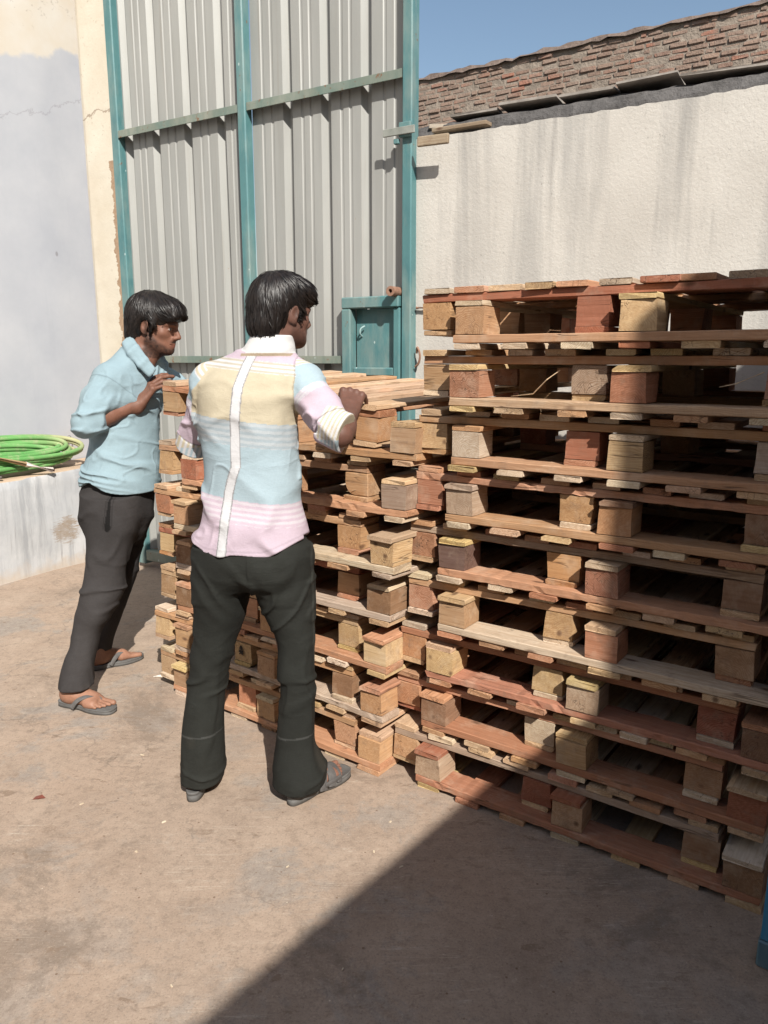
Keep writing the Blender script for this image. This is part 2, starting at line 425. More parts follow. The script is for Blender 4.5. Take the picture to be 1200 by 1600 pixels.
def mat_brick():
    k = NT('old_brick')
    v = k.coord()
    geo = k.t.nodes.new('ShaderNodeNewGeometry')
    ri = geo.outputs['Random Per Island']
    n1 = k.noise(v, 14.0, 5, 0.7)
    red = k.mix(k.math('FRACT', k.math('MULTIPLY', ri, 13.7)), (0.30, 0.115, 0.075), (0.37, 0.160, 0.105))
    grey = k.mix(k.math('FRACT', k.math('MULTIPLY', ri, 7.1)), (0.24, 0.150, 0.115), (0.33, 0.225, 0.170))
    c = k.mix(k.ramp(ri, [(0.72, 1.0), (0.80, 0.0)]), red, grey)
    sm = k.ramp(k.noise(v, 3.0, 6, 0.72, 0.6), [(0.36, 0.28), (0.57, 0.94)])
    c = k.mix(sm, c, k.mix(n1, (0.19, 0.140, 0.112), (0.31, 0.232, 0.188)))
    c = k.mix(k.ramp(n1, [(0.52, 0.0), (0.72, 0.6)]), c, (0.19, 0.145, 0.12))
    c = k.mix(k.ramp(k.noise(v, 1.2, 3), [(0.52, 0.0), (0.7, 0.5)]), c, (0.17, 0.135, 0.12))
    return k.fin(c, 0.95, k.bump(k.math('ADD', n1, k.noise(v, 60.0, 3)), 0.6, 0.012), spec=0.1)

def mat_mortar(col=(0.27, 0.225, 0.185), name='mortar'):
    k = NT(name)
    v = k.coord()
    n1 = k.noise(v, 9.0, 6, 0.72)
    c = k.mix(k.ramp(n1, [(0.3, 0.0), (0.7, 1.0)]), tuple(a * 0.62 for a in col), tuple(min(1, a * 1.25) for a in col))
    return k.fin(c, 0.95, k.bump(k.math('ADD', n1, k.math('MULTIPLY', k.noise(v, 50.0, 4), 0.5)), 0.8, 0.02), spec=0.1)

def mat_plain(name, col, col2=None, rough=0.6, scale=12.0, bump=0.2, metal=0.0, spec=0.4, stretch=(1, 1, 1)):
    k = NT(name)
    v = k.map(k.coord(), stretch)
    n1 = k.noise(v, scale, 5, 0.65)
    c = k.mix(k.ramp(n1, [(0.32, 0.0), (0.68, 1.0)]), col, col2 or tuple(a * 0.7 for a in col))
    return k.fin(c, rough, k.bump(n1, bump, 0.004), metal=metal, spec=spec)

def mat_attr(name, rough, weave=0.0, spec=0.3, noise=0.12, sheen=0.0, scale=18.0, sss=0.0):
    """colour comes from the point attribute 'col' baked by the builder of the garment or body"""
    k = NT(name)
    a = k.t.nodes.new('ShaderNodeAttribute'); a.attribute_name = 'col'
    v = k.coord()
    n1 = k.noise(v, scale, 5, 0.65)
    c = k.mix(k.ramp(n1, [(0.3, noise), (0.6, 0.0)]), a.outputs['Color'], k.mix(1.0, a.outputs['Color'], (0.55, 0.5, 0.47), 'MULTIPLY'))
    h = k.math('MULTIPLY', n1, 0.4)
    if weave > 0:
        w1 = k.noise(k.map(v, (1, 1, 0.25)), 420.0, 2, 0.6)
        w2 = k.noise(k.map(v, (0.3, 0.3, 1)), 420.0, 2, 0.6)
        w = k.math('ADD', w1, w2)
        c = k.mix(k.math('MULTIPLY', k.ramp(k.math('MULTIPLY', w, 0.5), [(0.4, 1.0), (0.6, 0.0)]), weave), c, k.mix(1.0, c, (0.6, 0.6, 0.6), 'MULTIPLY'))
        h = k.math('ADD', h, k.math('MULTIPLY', w, 0.10))
    if weave > 0:
        q = k.noise(k.map(v, (1.0, 1.0, 1.7), rot=(0.5, 0.3, 0.2)), 6.5, 2, 0.45, 0.6)
        h = k.math('ADD', h, k.math('MULTIPLY', k.ramp(k.math('ABSOLUTE', k.math('SUBTRACT', q, 0.5)), [(0.0, 1.0), (0.11, 0.0)]), 0.42))
        q2 = k.noise(k.map(v, (1.0, 1.0, 2.6), rot=(-0.4, 0.2, 0.0)), 21.0, 3, 0.5, 0.6)
        h = k.math('ADD', h, k.math('MULTIPLY', k.ramp(k.math('ABSOLUTE', k.math('SUBTRACT', q2, 0.5)), [(0.0, 1.0), (0.08, 0.0)]), 0.10))
    if sheen: k.b.inputs['Sheen Weight'].default_value = sheen
    if sss:
        k.b.inputs['Subsurface Weight'].default_value = sss
        k.b.inputs['Subsurface Radius'].default_value = (0.012, 0.005, 0.003)
    return k.fin(c, rough, k.bump(h, 0.55 if weave > 0 else 0.35, 0.0035 if weave > 0 else 0.0015), spec=spec)

WOOD = mat_wood()
TEAL = mat_paint('teal_gate_paint', (0.058, 0.150, 0.160), (0.085, 0.195, 0.200))
BARPAINT = mat_paint('weathered_bar_paint', (0.10, 0.155, 0.135), (0.17, 0.185, 0.150), amount=0.60, rough=0.7)
RUST = mat_plain('rusty_steel', (0.17, 0.085, 0.055), (0.27, 0.16, 0.11), 0.85, 30.0, 0.5)
# ------------------------------------------------------------------ ground
def build_ground():
    bm = bmesh.new()
    R = 400
    vs = [bm.verts.new(p) for p in ((-R, -R, 0), (R, -R, 0), (R, R, 0), (-R, R, 0))]
    bm.faces.new(vs)
    g = from_bm('ground', bm, mat_ground())
    g['kind'] = 'structure'
build_ground()

# ------------------------------------------------------------------ building wall on the left with its plinth
LW_O = Vector((-2.452, 4.845, 0)); LW_A = math.atan2(0.866, 0.50)
def build_left():
    # local x runs along the wall away from the camera, local y into the building (left)
    ang = LW_A
    t = empty('building_wall', (LW_O.x, LW_O.y, 0), ang, 'tall pale blue washed plaster wall with cream upper band rising behind the low ledge', 'wall')
    bm = bmesh.new()
    nx, nz = 60, 60
    x0, x1, z0, z1, y0 = -6.0, 1.30, 0.0, 6.5, 0.44
    rr = random.Random(3)
    grid = [[bm.verts.new((x0 + (x1 - x0) * i / nx, y0 + 0.004 * math.sin(i * 0.55 + j * 0.37), z0 + (z1 - z0) * j / nz)) for j in range(nz + 1)] for i in range(nx + 1)]
    for i in range(nx):
        for j in range(nz): bm.faces.new((grid[i][j], grid[i + 1][j], grid[i + 1][j + 1], grid[i][j + 1]))
    # back and edges so the wall is solid
    b = [bm.verts.new(p) for p in ((x0, y0 + 0.3, z0), (x1, y0 + 0.3, z0), (x1, y0 + 0.3, z1), (x0, y0 + 0.3, z1))]
    bm.faces.new(b)
    top = [grid[i][nz] for i in range(nx + 1)]; bm.faces.new(top + [b[2], b[3]])
    rt = [grid[nx][j] for j in range(nz + 1)]; bm.faces.new(rt + [b[2], b[1]])
    lf = [grid[0][j] for j in range(nz + 1)]; bm.faces.new(lf + [b[3], b[0]])
    from_bm('wall_face', bm, mat_left_wall(), t, smooth=True).modifiers.new('edges', 'EDGE_SPLIT')
    # plinth
    p = empty('plinth', (LW_O.x, LW_O.y, 0), ang, 'low whitewashed ledge with grey drips and a brown worn patch along the left wall', 'ledge')
    bm = bmesh.new()
    rr = random.Random(5)
    nx, nz = 110, 14
    x0, x1, h = -6.0, 1.22, 0.675
    def prof(j):   # front face then rounded lip then top
        return [(0.0, 0.0), (0.004, 0.1), (0.0, 0.2), (0.003, 0.3), (0.0, 0.4), (0.002, 0.5), (0.0, 0.6), (0.004, 0.655), (0.018, 0.672), (0.05, 0.676), (0.15, 0.678), (0.25, 0.676), (0.35, 0.679), (0.432, 0.684)][j]
    g = []
    for i in range(nx + 1):
        col = []
        for j in range(14):
            y, z = prof(j)
            x = x0 + (x1 - x0) * i / nx
            w = 0.010 * math.sin(x * 5.1 + j) + rr.uniform(-0.004, 0.004)
            col.append(bm.verts.new((x, y + (w if j < 9 else 0), z + (0.006 * math.sin(x * 7.3 + j * 0.4) + rr.uniform(-0.003, 0.003) if j > 6 else 0))))
        g.append(col)
    for i in range(nx):
        for j in range(13): bm.faces.new((g[i][j], g[i + 1][j], g[i + 1][j + 1], g[i][j + 1]))
    e = [bm.verts.new((x1, 0.432, 0))]
    bm.faces.new([g[nx][j] for j in range(14)] + e)
    from_bm('plinth_body', bm, mat_plinth(), p, smooth=True)
build_left()

# ------------------------------------------------------------------ cream gate pillar
GA = math.radians(-31.25)
GO = Vector((-1.686, 5.263, 0))
GX = Vector((math.cos(GA), math.sin(GA), 0)); GY = Vector((-math.sin(GA), math.cos(GA), 0))
def build_pillar():
    o = GO + GX * -0.56 + GY * 0.165
    t = empty('gate_pillar', o, GA, 'cream plastered gate pillar with its hinge side edge broken away', 'pillar')
    bm = bmesh.new()
    rr = random.Random(11)
    nz = 110
    H = 6.2
    prof = [(0.0, 0.34), (0.0, 0.03), (0.012, 0.008), (0.04, 0.0), (0.12, 0.0), (0.22, 0.0), (0.32, 0.0), (0.40, 0.0), (0.455, 0.004), (0.468, 0.02), (0.47, 0.34)]
    rows = []
    for j in range(nz + 1):
        z = H * j / nz
        row = []
        for i, (x, y) in enumerate(prof):
            dx = rr.uniform(-0.001, 0.001); dy = rr.uniform(-0.0006, 0.0006)
            if 7 <= i <= 9 and z < 2.7:
                k = 0.5 + 0.5 * math.sin(z * 5.0) * math.sin(z * 13.0 + 1)
                dx -= 0.03 * k + rr.uniform(0, 0.02); dy += 0.02 * k + rr.uniform(0, 0.015)
            row.append(bm.verts.new((x + dx, y + dy, z)))
        rows.append(row)
    n = len(prof)
    for j in range(nz):
        for i in range(n): bm.faces.new((rows[j][i], rows[j][(i + 1) % n], rows[j + 1][(i + 1) % n], rows[j + 1][i]))
    bm.faces.new(rows[-1])
    from_bm('pillar_shaft', bm, mat_pillar(), t)
    bm = bmesh.new()
    bm_box(bm, 0.41, 0.56, -0.03, 0.03, 2.38, 2.47, 0.006)
    from_bm('hinge_lug', bm, RUST, t)
build_pillar()

# ------------------------------------------------------------------ sheet metal gate
def build_gate():
    t = empty('metal_gate', GO, GA, 'tall teal framed gate leaf of grey ribbed sheet metal with a small inset door', 'gate')
    W, H = 2.18, 4.6
    def bar(name, x0, x1, y0, y1, z0, z1, m, bev=0.006, parent=t):
        bm = bmesh.new(); bm_box(bm, x0, x1, y0, y1, z0, z1, bev); return from_bm(name, bm, m, parent)
    bar('side_post', -0.022, 0.045, -0.045, 0.035, 0.03, H, TEAL)
    bar('side_post', 2.112, 2.168, -0.060, 0.015, 0.03, H, TEAL)
    bar('middle_post', 1.042, 1.100, -0.060, 0.005, 0.03, H, TEAL)
    bar('bottom_rail', 0.048, 2.102, -0.040, 0.020, 0.055, 0.13, BARPAINT)
    for z in (1.415, 2.80, 4.15):
        for a, b in ((0.047, 1.040), (1.102, 2.110)):
            if z < 2 and b > 2: b = 1.745
            # angle iron: upright flange plus top flange
            bm = bmesh.new()
            bm_box(bm, a, b, -0.050, -0.044, z, z + 0.042, 0.001)
            bm_box(bm, a, b, -0.0435, 0.001, z + 0.036, z + 0.042, 0.001)
            from_bm('cross_bar', bm, BARPAINT, t)
    sheet = mat_sheet()
    def corrug(x0, x1, ribs, z0, z1):
        pr = [(x0, 0.004)]
        xs = sorted(ribs)
        prev = x0
        for r in xs + [None]:
            end = (r if r is not None else x1)
            for f in (0.36, 0.66):
                c = prev + (end - prev) * f
                if end - prev > 0.12:
                    pr += [(c - 0.011, 0.004), (c - 0.005, 0.0085), (c + 0.005, 0.0085), (c + 0.011, 0.004)]
            if r is not None:
                pr += [(r, 0.004), (r + 0.024, 0.036), (r + 0.050, 0.036), (r + 0.066, 0.004)]
                prev = r + 0.066
        pr.append((x1, 0.004))
        bm = bmesh.new()
        rr = random.Random(int(x0 * 100))
        nz = 24
        rows = []
        for j in range(nz + 1):
            z = z0 + (z1 - z0) * j / nz
            rows.append([bm.verts.new((x + 0.0012 * math.sin(z * 3 + x * 9), y + 0.0015 * math.sin(z * 2.3 + x * 5) + rr.uniform(-0.0004, 0.0004), z)) for x, y in pr])
        for j in range(nz):
            for i in range(len(pr) - 1): bm.faces.new((rows[j][i], rows[j][i + 1], rows[j + 1][i + 1], rows[j + 1][i]))
        o = from_bm('sheet_panel', bm, sheet, t)
        md = o.modifiers.new('thickness', 'SOLIDIFY'); md.thickness = 0.0012; md.offset = 1
    corrug(0.046, 1.041, [0.020 + 0.036, 0.295, 0.565, 0.835], 0.131, H)
    corrug(1.101, 2.111, [1.318, 1.575, 1.830], 0.131, H)
    # inset wicket door
    w = bpy.data.objects.new('wicket_door', None); COL.objects.link(w); w.parent = t
    w['label'] = 'small teal inset door with a recessed plate panel'
    bar('door_frame', 1.745, 2.103, -0.075, -0.012, 1.705, 1.765, TEAL, parent=w)
    bar('door_frame', 1.745, 1.803, -0.075, -0.012, 0.15, 1.7035, TEAL, parent=w)
    bar('door_frame', 2.062, 2.103, -0.060, -0.012, 0.15, 1.7035, TEAL, parent=w)
    bar('door_panel', 1.804, 2.061, -0.010, -0.004, 0.15, 1.703, TEAL, 0.0, parent=w)
    bar('door_rail', 1.804, 2.061, -0.055, -0.012, 1.350, 1.395, TEAL, parent=w)
    bm = bmesh.new()
    bm_tube(bm, smooth_path([(1.84, -0.012, 1.56), (1.842, -0.035, 1.575), (1.85, -0.04, 1.60), (1.87, -0.030, 1.615)], 4), 0.005, 8)
    from_bm('handle', bm, mat_plain('pale_scuffed_paint', (0.35, 0.5, 0.5), (0.2, 0.3, 0.3)), w, smooth=True)
    # hinge pipe, bolts and the latch up the right post
    bm = bmesh.new()
    c = Vector((2.085, -0.062, 1.782))
    seg = 18
    ro, ri = 0.025, 0.011
    for (y0, y1) in ((-0.125, -0.005),):
        A = []
        for y in (y0, y1):
            A.append([bm.verts.new((c.x + ro * math.cos(6.2832 * k / seg), y, c.z + ro * math.sin(6.2832 * k / seg))) for k in range(seg)])
            A.append([bm.verts.new((c.x + ri * math.cos(6.2832 * k / seg), y, c.z + ri * math.sin(6.2832 * k / seg))) for k in range(seg)])
        for k in range(seg):
            q = (k + 1) % seg
            bm.faces.new((A[0][k], A[0][q], A[2][q], A[2][k])); bm.faces.new((A[1][k], A[3][k], A[3][q], A[1][q]))
            bm.faces.new((A[0][k], A[1][k], A[1][q], A[0][q])); bm.faces.new((A[2][k], A[2][q], A[3][q], A[3][k]))
    from_bm('pipe_stub', bm, RUST, t, smooth=False)
    bm = bmesh.new(); bm_tube(bm, [(2.181, -0.02, 1.70), (2.235, -0.02, 1.70)], 0.008, 8); from_bm('bolt', bm, RUST, t)
    bm = bmesh.new()
    bm_tube(bm, smooth_path([(2.182, -0.03, 1.40), (2.205, -0.035, 1.42), (2.215, -0.04, 1.46), (2.20, -0.04, 1.50), (2.19, -0.03, 1.47)], 5), 0.006, 8)
    from_bm('ring_hook', bm, RUST, t, smooth=True)
    lz = 2.545
    bar('latch_bar', 2.02, 2.20, -0.092, -0.082, lz - 0.018, lz + 0.018, mat_plain('latch_steel', (0.28, 0.29, 0.26), (0.18, 0.19, 0.17), 0.6), 0.002)
    bm = bmesh.new()
    bm_box(bm, 2.105, 2.172, -0.081, -0.0605, lz - 0.026, lz + 0.042, 0.003)
    bm_box(bm, 2.075, 2.104, -0.081, -0.0605, lz - 0.055, lz - 0.030, 0.003)
    from_bm('latch_bracket', bm, TEAL, t)
    bm = bmesh.new()
    bm_box(bm, 2.15, 2.32, -0.110, -0.093, lz - 0.026, lz + 0.020, 0.004)
    o = from_bm('wooden_stop', bm, WOOD, t); o.color = (0.36, 0.30, 0.22, 1); o.rotation_euler = (0, 0.03, 0)
build_gate()

# ------------------------------------------------------------------ white boundary wall, ledge, slabs and the old brick wall
WA = math.radians(-30.3)
WO = Vector((0.096, 4.176, 0))
WX = Vector((math.cos(WA), math.sin(WA), 0)); WY = Vector((-math.sin(WA), math.cos(WA), 0))
def build_wall():
    t = empty('boundary_wall', WO, WA, 'rough white plastered boundary wall with grey rain streaks behind the pallets', 'wall')
    bm = bmesh.new()
    rr = random.Random(21)
    nx, nz = 130, 50
    x1, H = 5.0, 2.515
    g = []
    for i in range(nx + 1):
        c = []
        for j in range(nz + 1):
            x = x1 * i / nx
            z = H * j / nz
            if j == nz: z += rr.uniform(-0.004, 0.004)
            c.append(bm.verts.new((x, 0.006 * math.sin(x * 2.2 + z * 1.7), z)))
        g.append(c)
    for i in range(nx):
        for j in range(nz): bm.faces.new((g[i][j], g[i + 1][j], g[i + 1][j + 1], g[i][j + 1]))
    bk = [[bm.verts.new((x1 * i / nx, 0.17, H - 0.01)) for i in range(nx + 1)]]
    for i in range(nx): bm.faces.new((g[i][nz], g[i + 1][nz], bk[0][i + 1], bk[0][i]))
    lf = [bm.verts.new((0, 0.17, 0))]
    bm.faces.new([g[0][j] for j in range(nz + 1)] + [bk[0][0]] + lf)
    from_bm('plaster_face', bm, mat_plaster_white(), t, smooth=True).modifiers.new('edges', 'EDGE_SPLIT')
    # dark cement ledge stepping back behind the wall top
    bm = bmesh.new()
    nx = 90
    pr = [(0.055, 2.49), (0.060, 2.545), (0.075, 2.585), (0.12, 2.605), (0.30, 2.62), (0.40, 2.62)]
    g = []
    for i in range(nx + 1):
        x = x1 * i / nx
        g.append([bm.verts.new((x, y + rr.uniform(-0.008, 0.008), z + rr.uniform(-0.006, 0.006) + 0.004 * math.sin(x * 3.1))) for y, z in pr])
    for i in range(nx):
        for j in range(len(pr) - 1): bm.faces.new((g[i][j], g[i + 1][j], g[i + 1][j + 1], g[i][j + 1]))
    from_bm('cement_ledge', bm, mat_mortar((0.105, 0.10, 0.098), 'dark_cement'), t)

    # brick wall behind
    ba = math.radians(-33.4)
    bo = WO + WX * -2.2 + WY * 3.5
    b = empty('brick_wall', bo, ba, 'old reddish brick wall with smeared mortar standing above and behind the white wall', 'wall')
    L, Hb = 10.0, 4.08
    bm = bmesh.new()
    bm_box(bm, 0, L, 0.012, 0.23, 0, Hb - 0.02)
    from_bm('mortar_bed', bm, mat_mortar(), b)
    bm = bmesh.new()
    rr = random.Random(33)
    z = 2.95
    row = 0
    while z < Hb - 0.06:
        h = 0.036
        x = -0.07 * (row % 2) + rr.uniform(-0.03, 0.03)
        while x < L:
            w = (0.125 if rr.random() < 0.8 else 0.06) + rr.uniform(-0.012, 0.012)
            if x > -0.01:
                miss = rr.random()
                y0 = rr.uniform(-0.001, 0.011)
                if miss > 0.14:
                    x0, x1_ = max(0, x), min(L, x + w)
                    k = [rr.uniform(-0.004, 0.004) for _ in range(16)]
                    pts = [(x0 + k[0], y0 + k[1], z + k[2]), (x1_ + k[3], y0 + k[4], z + k[5]), (x1_, 0.1, z), (x0, 0.1, z),
                           (x0 + k[6], y0 + k[7], z + h + k[8]), (x1_ + k[9], y0 + k[10], z + h + k[11]), (x1_, 0.1, z + h), (x0, 0.1, z + h)]
                    vs = [bm.verts.new(p) for p in pts]
                    fs = [bm.faces.new([vs[q] for q in f]) for f in ((0, 3, 2, 1), (4, 5, 6, 7), (0, 1, 5, 4), (1, 2, 6, 5), (2, 3, 7, 6), (3, 0, 4, 7))]
            x += w + 0.012
        z += h + 0.008
        row += 1
    bmesh.ops.bevel(bm, geom=bm.edges[:], offset=0.006, segments=2, affect='EDGES')
    from_bm('brick_courses', bm, mat_brick(), b)
    bm = bmesh.new()
    n = 140
    A = []
    for i in range(n + 1):
        x = L * i / n
        hh = Hb + rr.uniform(-0.012, 0.014) + 0.006 * math.sin(x * 4)
        A.append([bm.verts.new((x, -0.016 + rr.uniform(-0.012, 0.008), Hb - 0.03 + rr.uniform(-0.014, 0.008))), bm.verts.new((x, 0.0 + rr.uniform(-0.008, 0.008), hh)), bm.verts.new((x, 0.24, hh)), bm.verts.new((x, 0.24, Hb - 0.05))])
    for i in range(n):
        for j in range(3): bm.faces.new((A[i][j], A[i + 1][j], A[i + 1][j + 1], A[i][j + 1]))
    from_bm('mortar_cap', bm, mat_mortar((0.17, 0.13, 0.11), 'dark_mortar'), b)
    # thin stone slabs laid along the ledge
    sm = mat_plain('stone_slab', (0.30, 0.27, 0.235), (0.17, 0.15, 0.135), 0.9, 14.0, 0.5)
    rr = random.Random(4)
    where = ['nearest the gate', 'second from the gate', 'third from the gate', 'fourth from the gate', 'fifth from the gate', 'farthest along to the right']
    xs = [0.22, 0.48, 0.78, 1.04, 1.31, 1.72]
    ws = [0.25, 0.29, 0.25, 0.26, 0.36, 0.30]
    for i in range(6):
        bm = bmesh.new()
        w = ws[i]
        pts = [(0, 0), (w, rr.uniform(-0.02, 0.02)), (w + rr.uniform(-0.02, 0.02), 0.28), (rr.uniform(-0.02, 0.02), 0.30)]
        lo = [bm.verts.new((x, y, 0)) for x, y in pts]; hi = [bm.verts.new((x + rr.uniform(-.004, .004), y + rr.uniform(-.004, .004), 0.011 + rr.uniform(-.003, .003))) for x, y in pts]
        bm.faces.new(lo[::-1]); bm.faces.new(hi)
        for k in range(4): bm.faces.new((lo[k], lo[(k + 1) % 4], hi[(k + 1) % 4], hi[k]))
        p = WO + WX * xs[i] + WY * (0.075 + rr.uniform(-0.015, 0.012))
        o = from_bm('stone_slab', bm, sm, None, (p.x, p.y, 2.622 + (0.012 if i % 2 else 0.0)), (rr.uniform(-0.03, 0.01), rr.uniform(-0.02, 0.03), WA + rr.uniform(-0.04, 0.04)))
        tag(o, 'thin grey slab lying on the dark ledge above the white wall, ' + where[i], 'slab', 'slabs along the wall ledge')
    # loose planks by the latch
    for i, (a, bb, z, rz, ln) in enumerate(((0.15, 0.02, 2.545, -0.05, 0.30), (0.12, 0.05, 2.575, 0.34, 0.27))):
        bm = bmesh.new(); bm_box(bm, 0, ln, 0, 0.075, 0, 0.02, 0.003)
        p = WO + WX * a + WY * bb
        o = from_bm('loose_plank', bm, WOOD, None, (p.x, p.y, z), (0.02, 0.02, WA + rz))
        o.color = ((0.33, 0.27, 0.20, 1), (0.46, 0.42, 0.36, 1))[i]
        tag(o, ('short brown plank lying flat on the white wall top beside the gate latch', 'pale weathered plank lying askew on top of another plank beside the gate latch')[i], 'plank')
build_wall()

# ------------------------------------------------------------------ building beside the yard (behind the camera, right) that throws the foreground shadow
def build_shade():
    t = empty('yard_building', (1.54, -0.83, 0), math.radians(52), 'plain plastered yard building right of the viewpoint casting the foreground shadow', 'building')
    m = mat_plain('grey_render', (0.42, 0.40, 0.37), (0.34, 0.32, 0.30), 0.9, 4.0, 0.3)
    bm = bmesh.new(); bm_box(bm, -9.0, 0.0, -3.0, 0.0, 0, 3.0); from_bm('wall', bm, m, t)
    bm = bmesh.new(); bm_box(bm, 0.003, 3.2, -3.0, 0.0, 0, 4.05); from_bm('shade_tower', bm, m, t)  # unseen taller part, widened to shade the wall behind the pallets
    bm = bmesh.new(); bm_box(bm, -13.0, -10.0, -3.0, 14.0, 0, 7.5); from_bm('sky_blocker', bm, m, t)  # unseen block added behind the camera to cut low sky light
build_shade()

# ------------------------------------------------------------------ blue post cut by the right edge of the frame
def build_post():
    t = empty('blue_post', (0.907, 1.612, 0), math.radians(-35), 'bright blue painted steel post at the near end of the taller pallet stack', 'post')
    m = mat_paint('blue_paint', (0.03, 0.16, 0.30), (0.05, 0.24, 0.38), amount=0.72)
    bm = bmesh.new()
    bm_box(bm, 0.0, 0.07, 0.0, 0.006, 0.075, 0.62, 0.001); bm_box(bm, 0.0, 0.006, 0.0065, 0.07, 0.075, 0.62, 0.001)
    o = from_bm('angle_iron', bm, m, t); o.rotation_euler = (0, math.radians(0.3), 0)
    bm = bmesh.new(); bm_box(bm, -0.004, 0.075, -0.004, 0.075, 0, 0.072, 0.004); from_bm('base_block', bm, mat_paint('blue_worn', (0.06, 0.14, 0.19), (0.10, 0.16, 0.18), amount=0.6), t)
build_post()
# ------------------------------------------------------------------ pallets
PAL = dict(pine=(0.55, 0.405, 0.272), yellow=(0.53, 0.392, 0.235), lemon=(0.56, 0.440, 0.225), tan=(0.475, 0.298, 0.172), pinktan=(0.485, 0.275, 0.172),
           pink=(0.44, 0.222, 0.142), red=(0.36, 0.150, 0.095), orange=(0.46, 0.265, 0.135), brown=(0.27, 0.165, 0.105), purple=(0.170, 0.110, 0.090),
           grey=(0.405, 0.315, 0.235), palegrey=(0.490, 0.415, 0.325), white=(0.62, 0.535, 0.41), ochre=(0.45, 0.305, 0.180))
TD, TS, TK, B_ = 0.0180, 0.0247, 0.0170, 0.0816   # deck board, stringer, skid, block
U = 2 * TD + 2 * TS + TK + B_

def lumber(l, w, t, seed, wane=0.0, rough=1.0):
    """one sawn piece, centred on its origin, grain along local X: chamfered section, uneven along its length, splintered ends"""
    r = random.Random(seed)
    n = max(3, int(l / (0.07 if rough < 2 else 0.022)))
    bm = bmesh.new()
    c = 0.0022
    bow = r.uniform(-0.004, 0.004) * rough * min(1, l)
    rings = []
    ph = r.uniform(0, 6)
    for i in range(n + 1):
        x = -l / 2 + l * i / n
        ww = w / 2 + r.uniform(-0.0014, 0.0014) * (rough if rough < 2 else 0.35) + 0.0012 * math.sin(x * 9 + ph)
        tt = t / 2 + r.uniform(-0.0007, 0.0007) * rough
        dy = bow * (1 - (2 * x / l) ** 2)
        wn_ = c + wane * (0.6 + 0.4 * math.sin(x * 7 + ph))
        sec = [(-ww + c, -tt), (ww - c, -tt), (ww, -tt + c), (ww, tt - wn_ * 0.6), (ww - wn_, tt), (-ww + c, tt), (-ww, tt - c), (-ww, -tt + c)]
        ring = []
        for y, z in sec:
            if rough > 2: y -= math.copysign(r.uniform(0.002, 0.006), y) * (r.random() < 0.05)
            ex = 0.0
            if i in (0, n): ex = r.uniform(-0.0025, 0.0025) * rough
            ring.append(bm.verts.new((x + ex, y + dy + r.uniform(-.0005, .0005), z + r.uniform(-.0004, .0004))))
        rings.append(ring)
    for i in range(n):
        for k in range(8): bm.faces.new((rings[i][k], rings[i][(k + 1) % 8], rings[i + 1][(k + 1) % 8], rings[i + 1][k]))
    bm.faces.new(rings[0][::-1]); bm.faces.new(rings[-1])
    return bm

def block_bm(l, w, h, seed, roundc=False):
    """pallet block: x, y, z = l, w, h; slightly crooked, chipped arrises"""
    r = random.Random(seed)
    bm = bmesh.new()
    n = 3
    bm_box(bm, -l / 2, l / 2, -w / 2, w / 2, -h / 2, h / 2)
    for v in bm.verts:
        v.co += Vector((r.uniform(-.0035, .0035), r.uniform(-.0035, .0035), r.uniform(-.0004, .0004)))
    sk = r.uniform(-0.05, 0.05)
    for v in bm.verts: v.co.x += sk * v.co.z
    if roundc:
        es = [e for e in bm.edges if all(vv.co.x < 0 and vv.co.z < 0 for vv in e.verts)]
        bmesh.ops.bevel(bm, geom=es, offset=0.045, segments=8, affect='EDGES', profile=0.5)
    es = [e for e in bm.edges if e.calc_face_angle(0) > 0.9]
    bmesh.ops.bevel(bm, geom=es, offset=0.0026, segments=1, affect='EDGES')
    bmesh.ops.subdivide_edges(bm, edges=[e for e in bm.edges if e.calc_length() > 0.05], cuts=2, use_grid_fill=True)
    for v in bm.verts:
        v.co += Vector((r.uniform(-.0007, .0007), r.uniform(-.0007, .0007), r.uniform(-.0003, .0003)))
    return bm

def pick(r, names):
    k = r.choice(names)
    c = PAL[k]
    s = r.uniform(0.86, 1.12)
    return (min(1, c[0] * s * 1.11), min(1, c[1] * s * 1.09 * r.uniform(0.97, 1.03)), min(1, c[2] * s * 1.10 * r.uniform(0.90, 1.06)), 1)

STR = ['tan', 'tan', 'pinktan', 'pink', 'pinktan', 'tan', 'pine', 'pinktan']
DCK = ['pine', 'white', 'pine', 'tan', 'pinktan', 'pine', 'yellow', 'pink', 'white', 'tan']
SKD = ['pine', 'pine', 'yellow', 'white', 'tan', 'lemon', 'pinktan']
BLK = ['tan', 'orange', 'red', 'pink', 'yellow', 'ochre', 'brown', 'pine', 'pinktan']
pseed = [100]

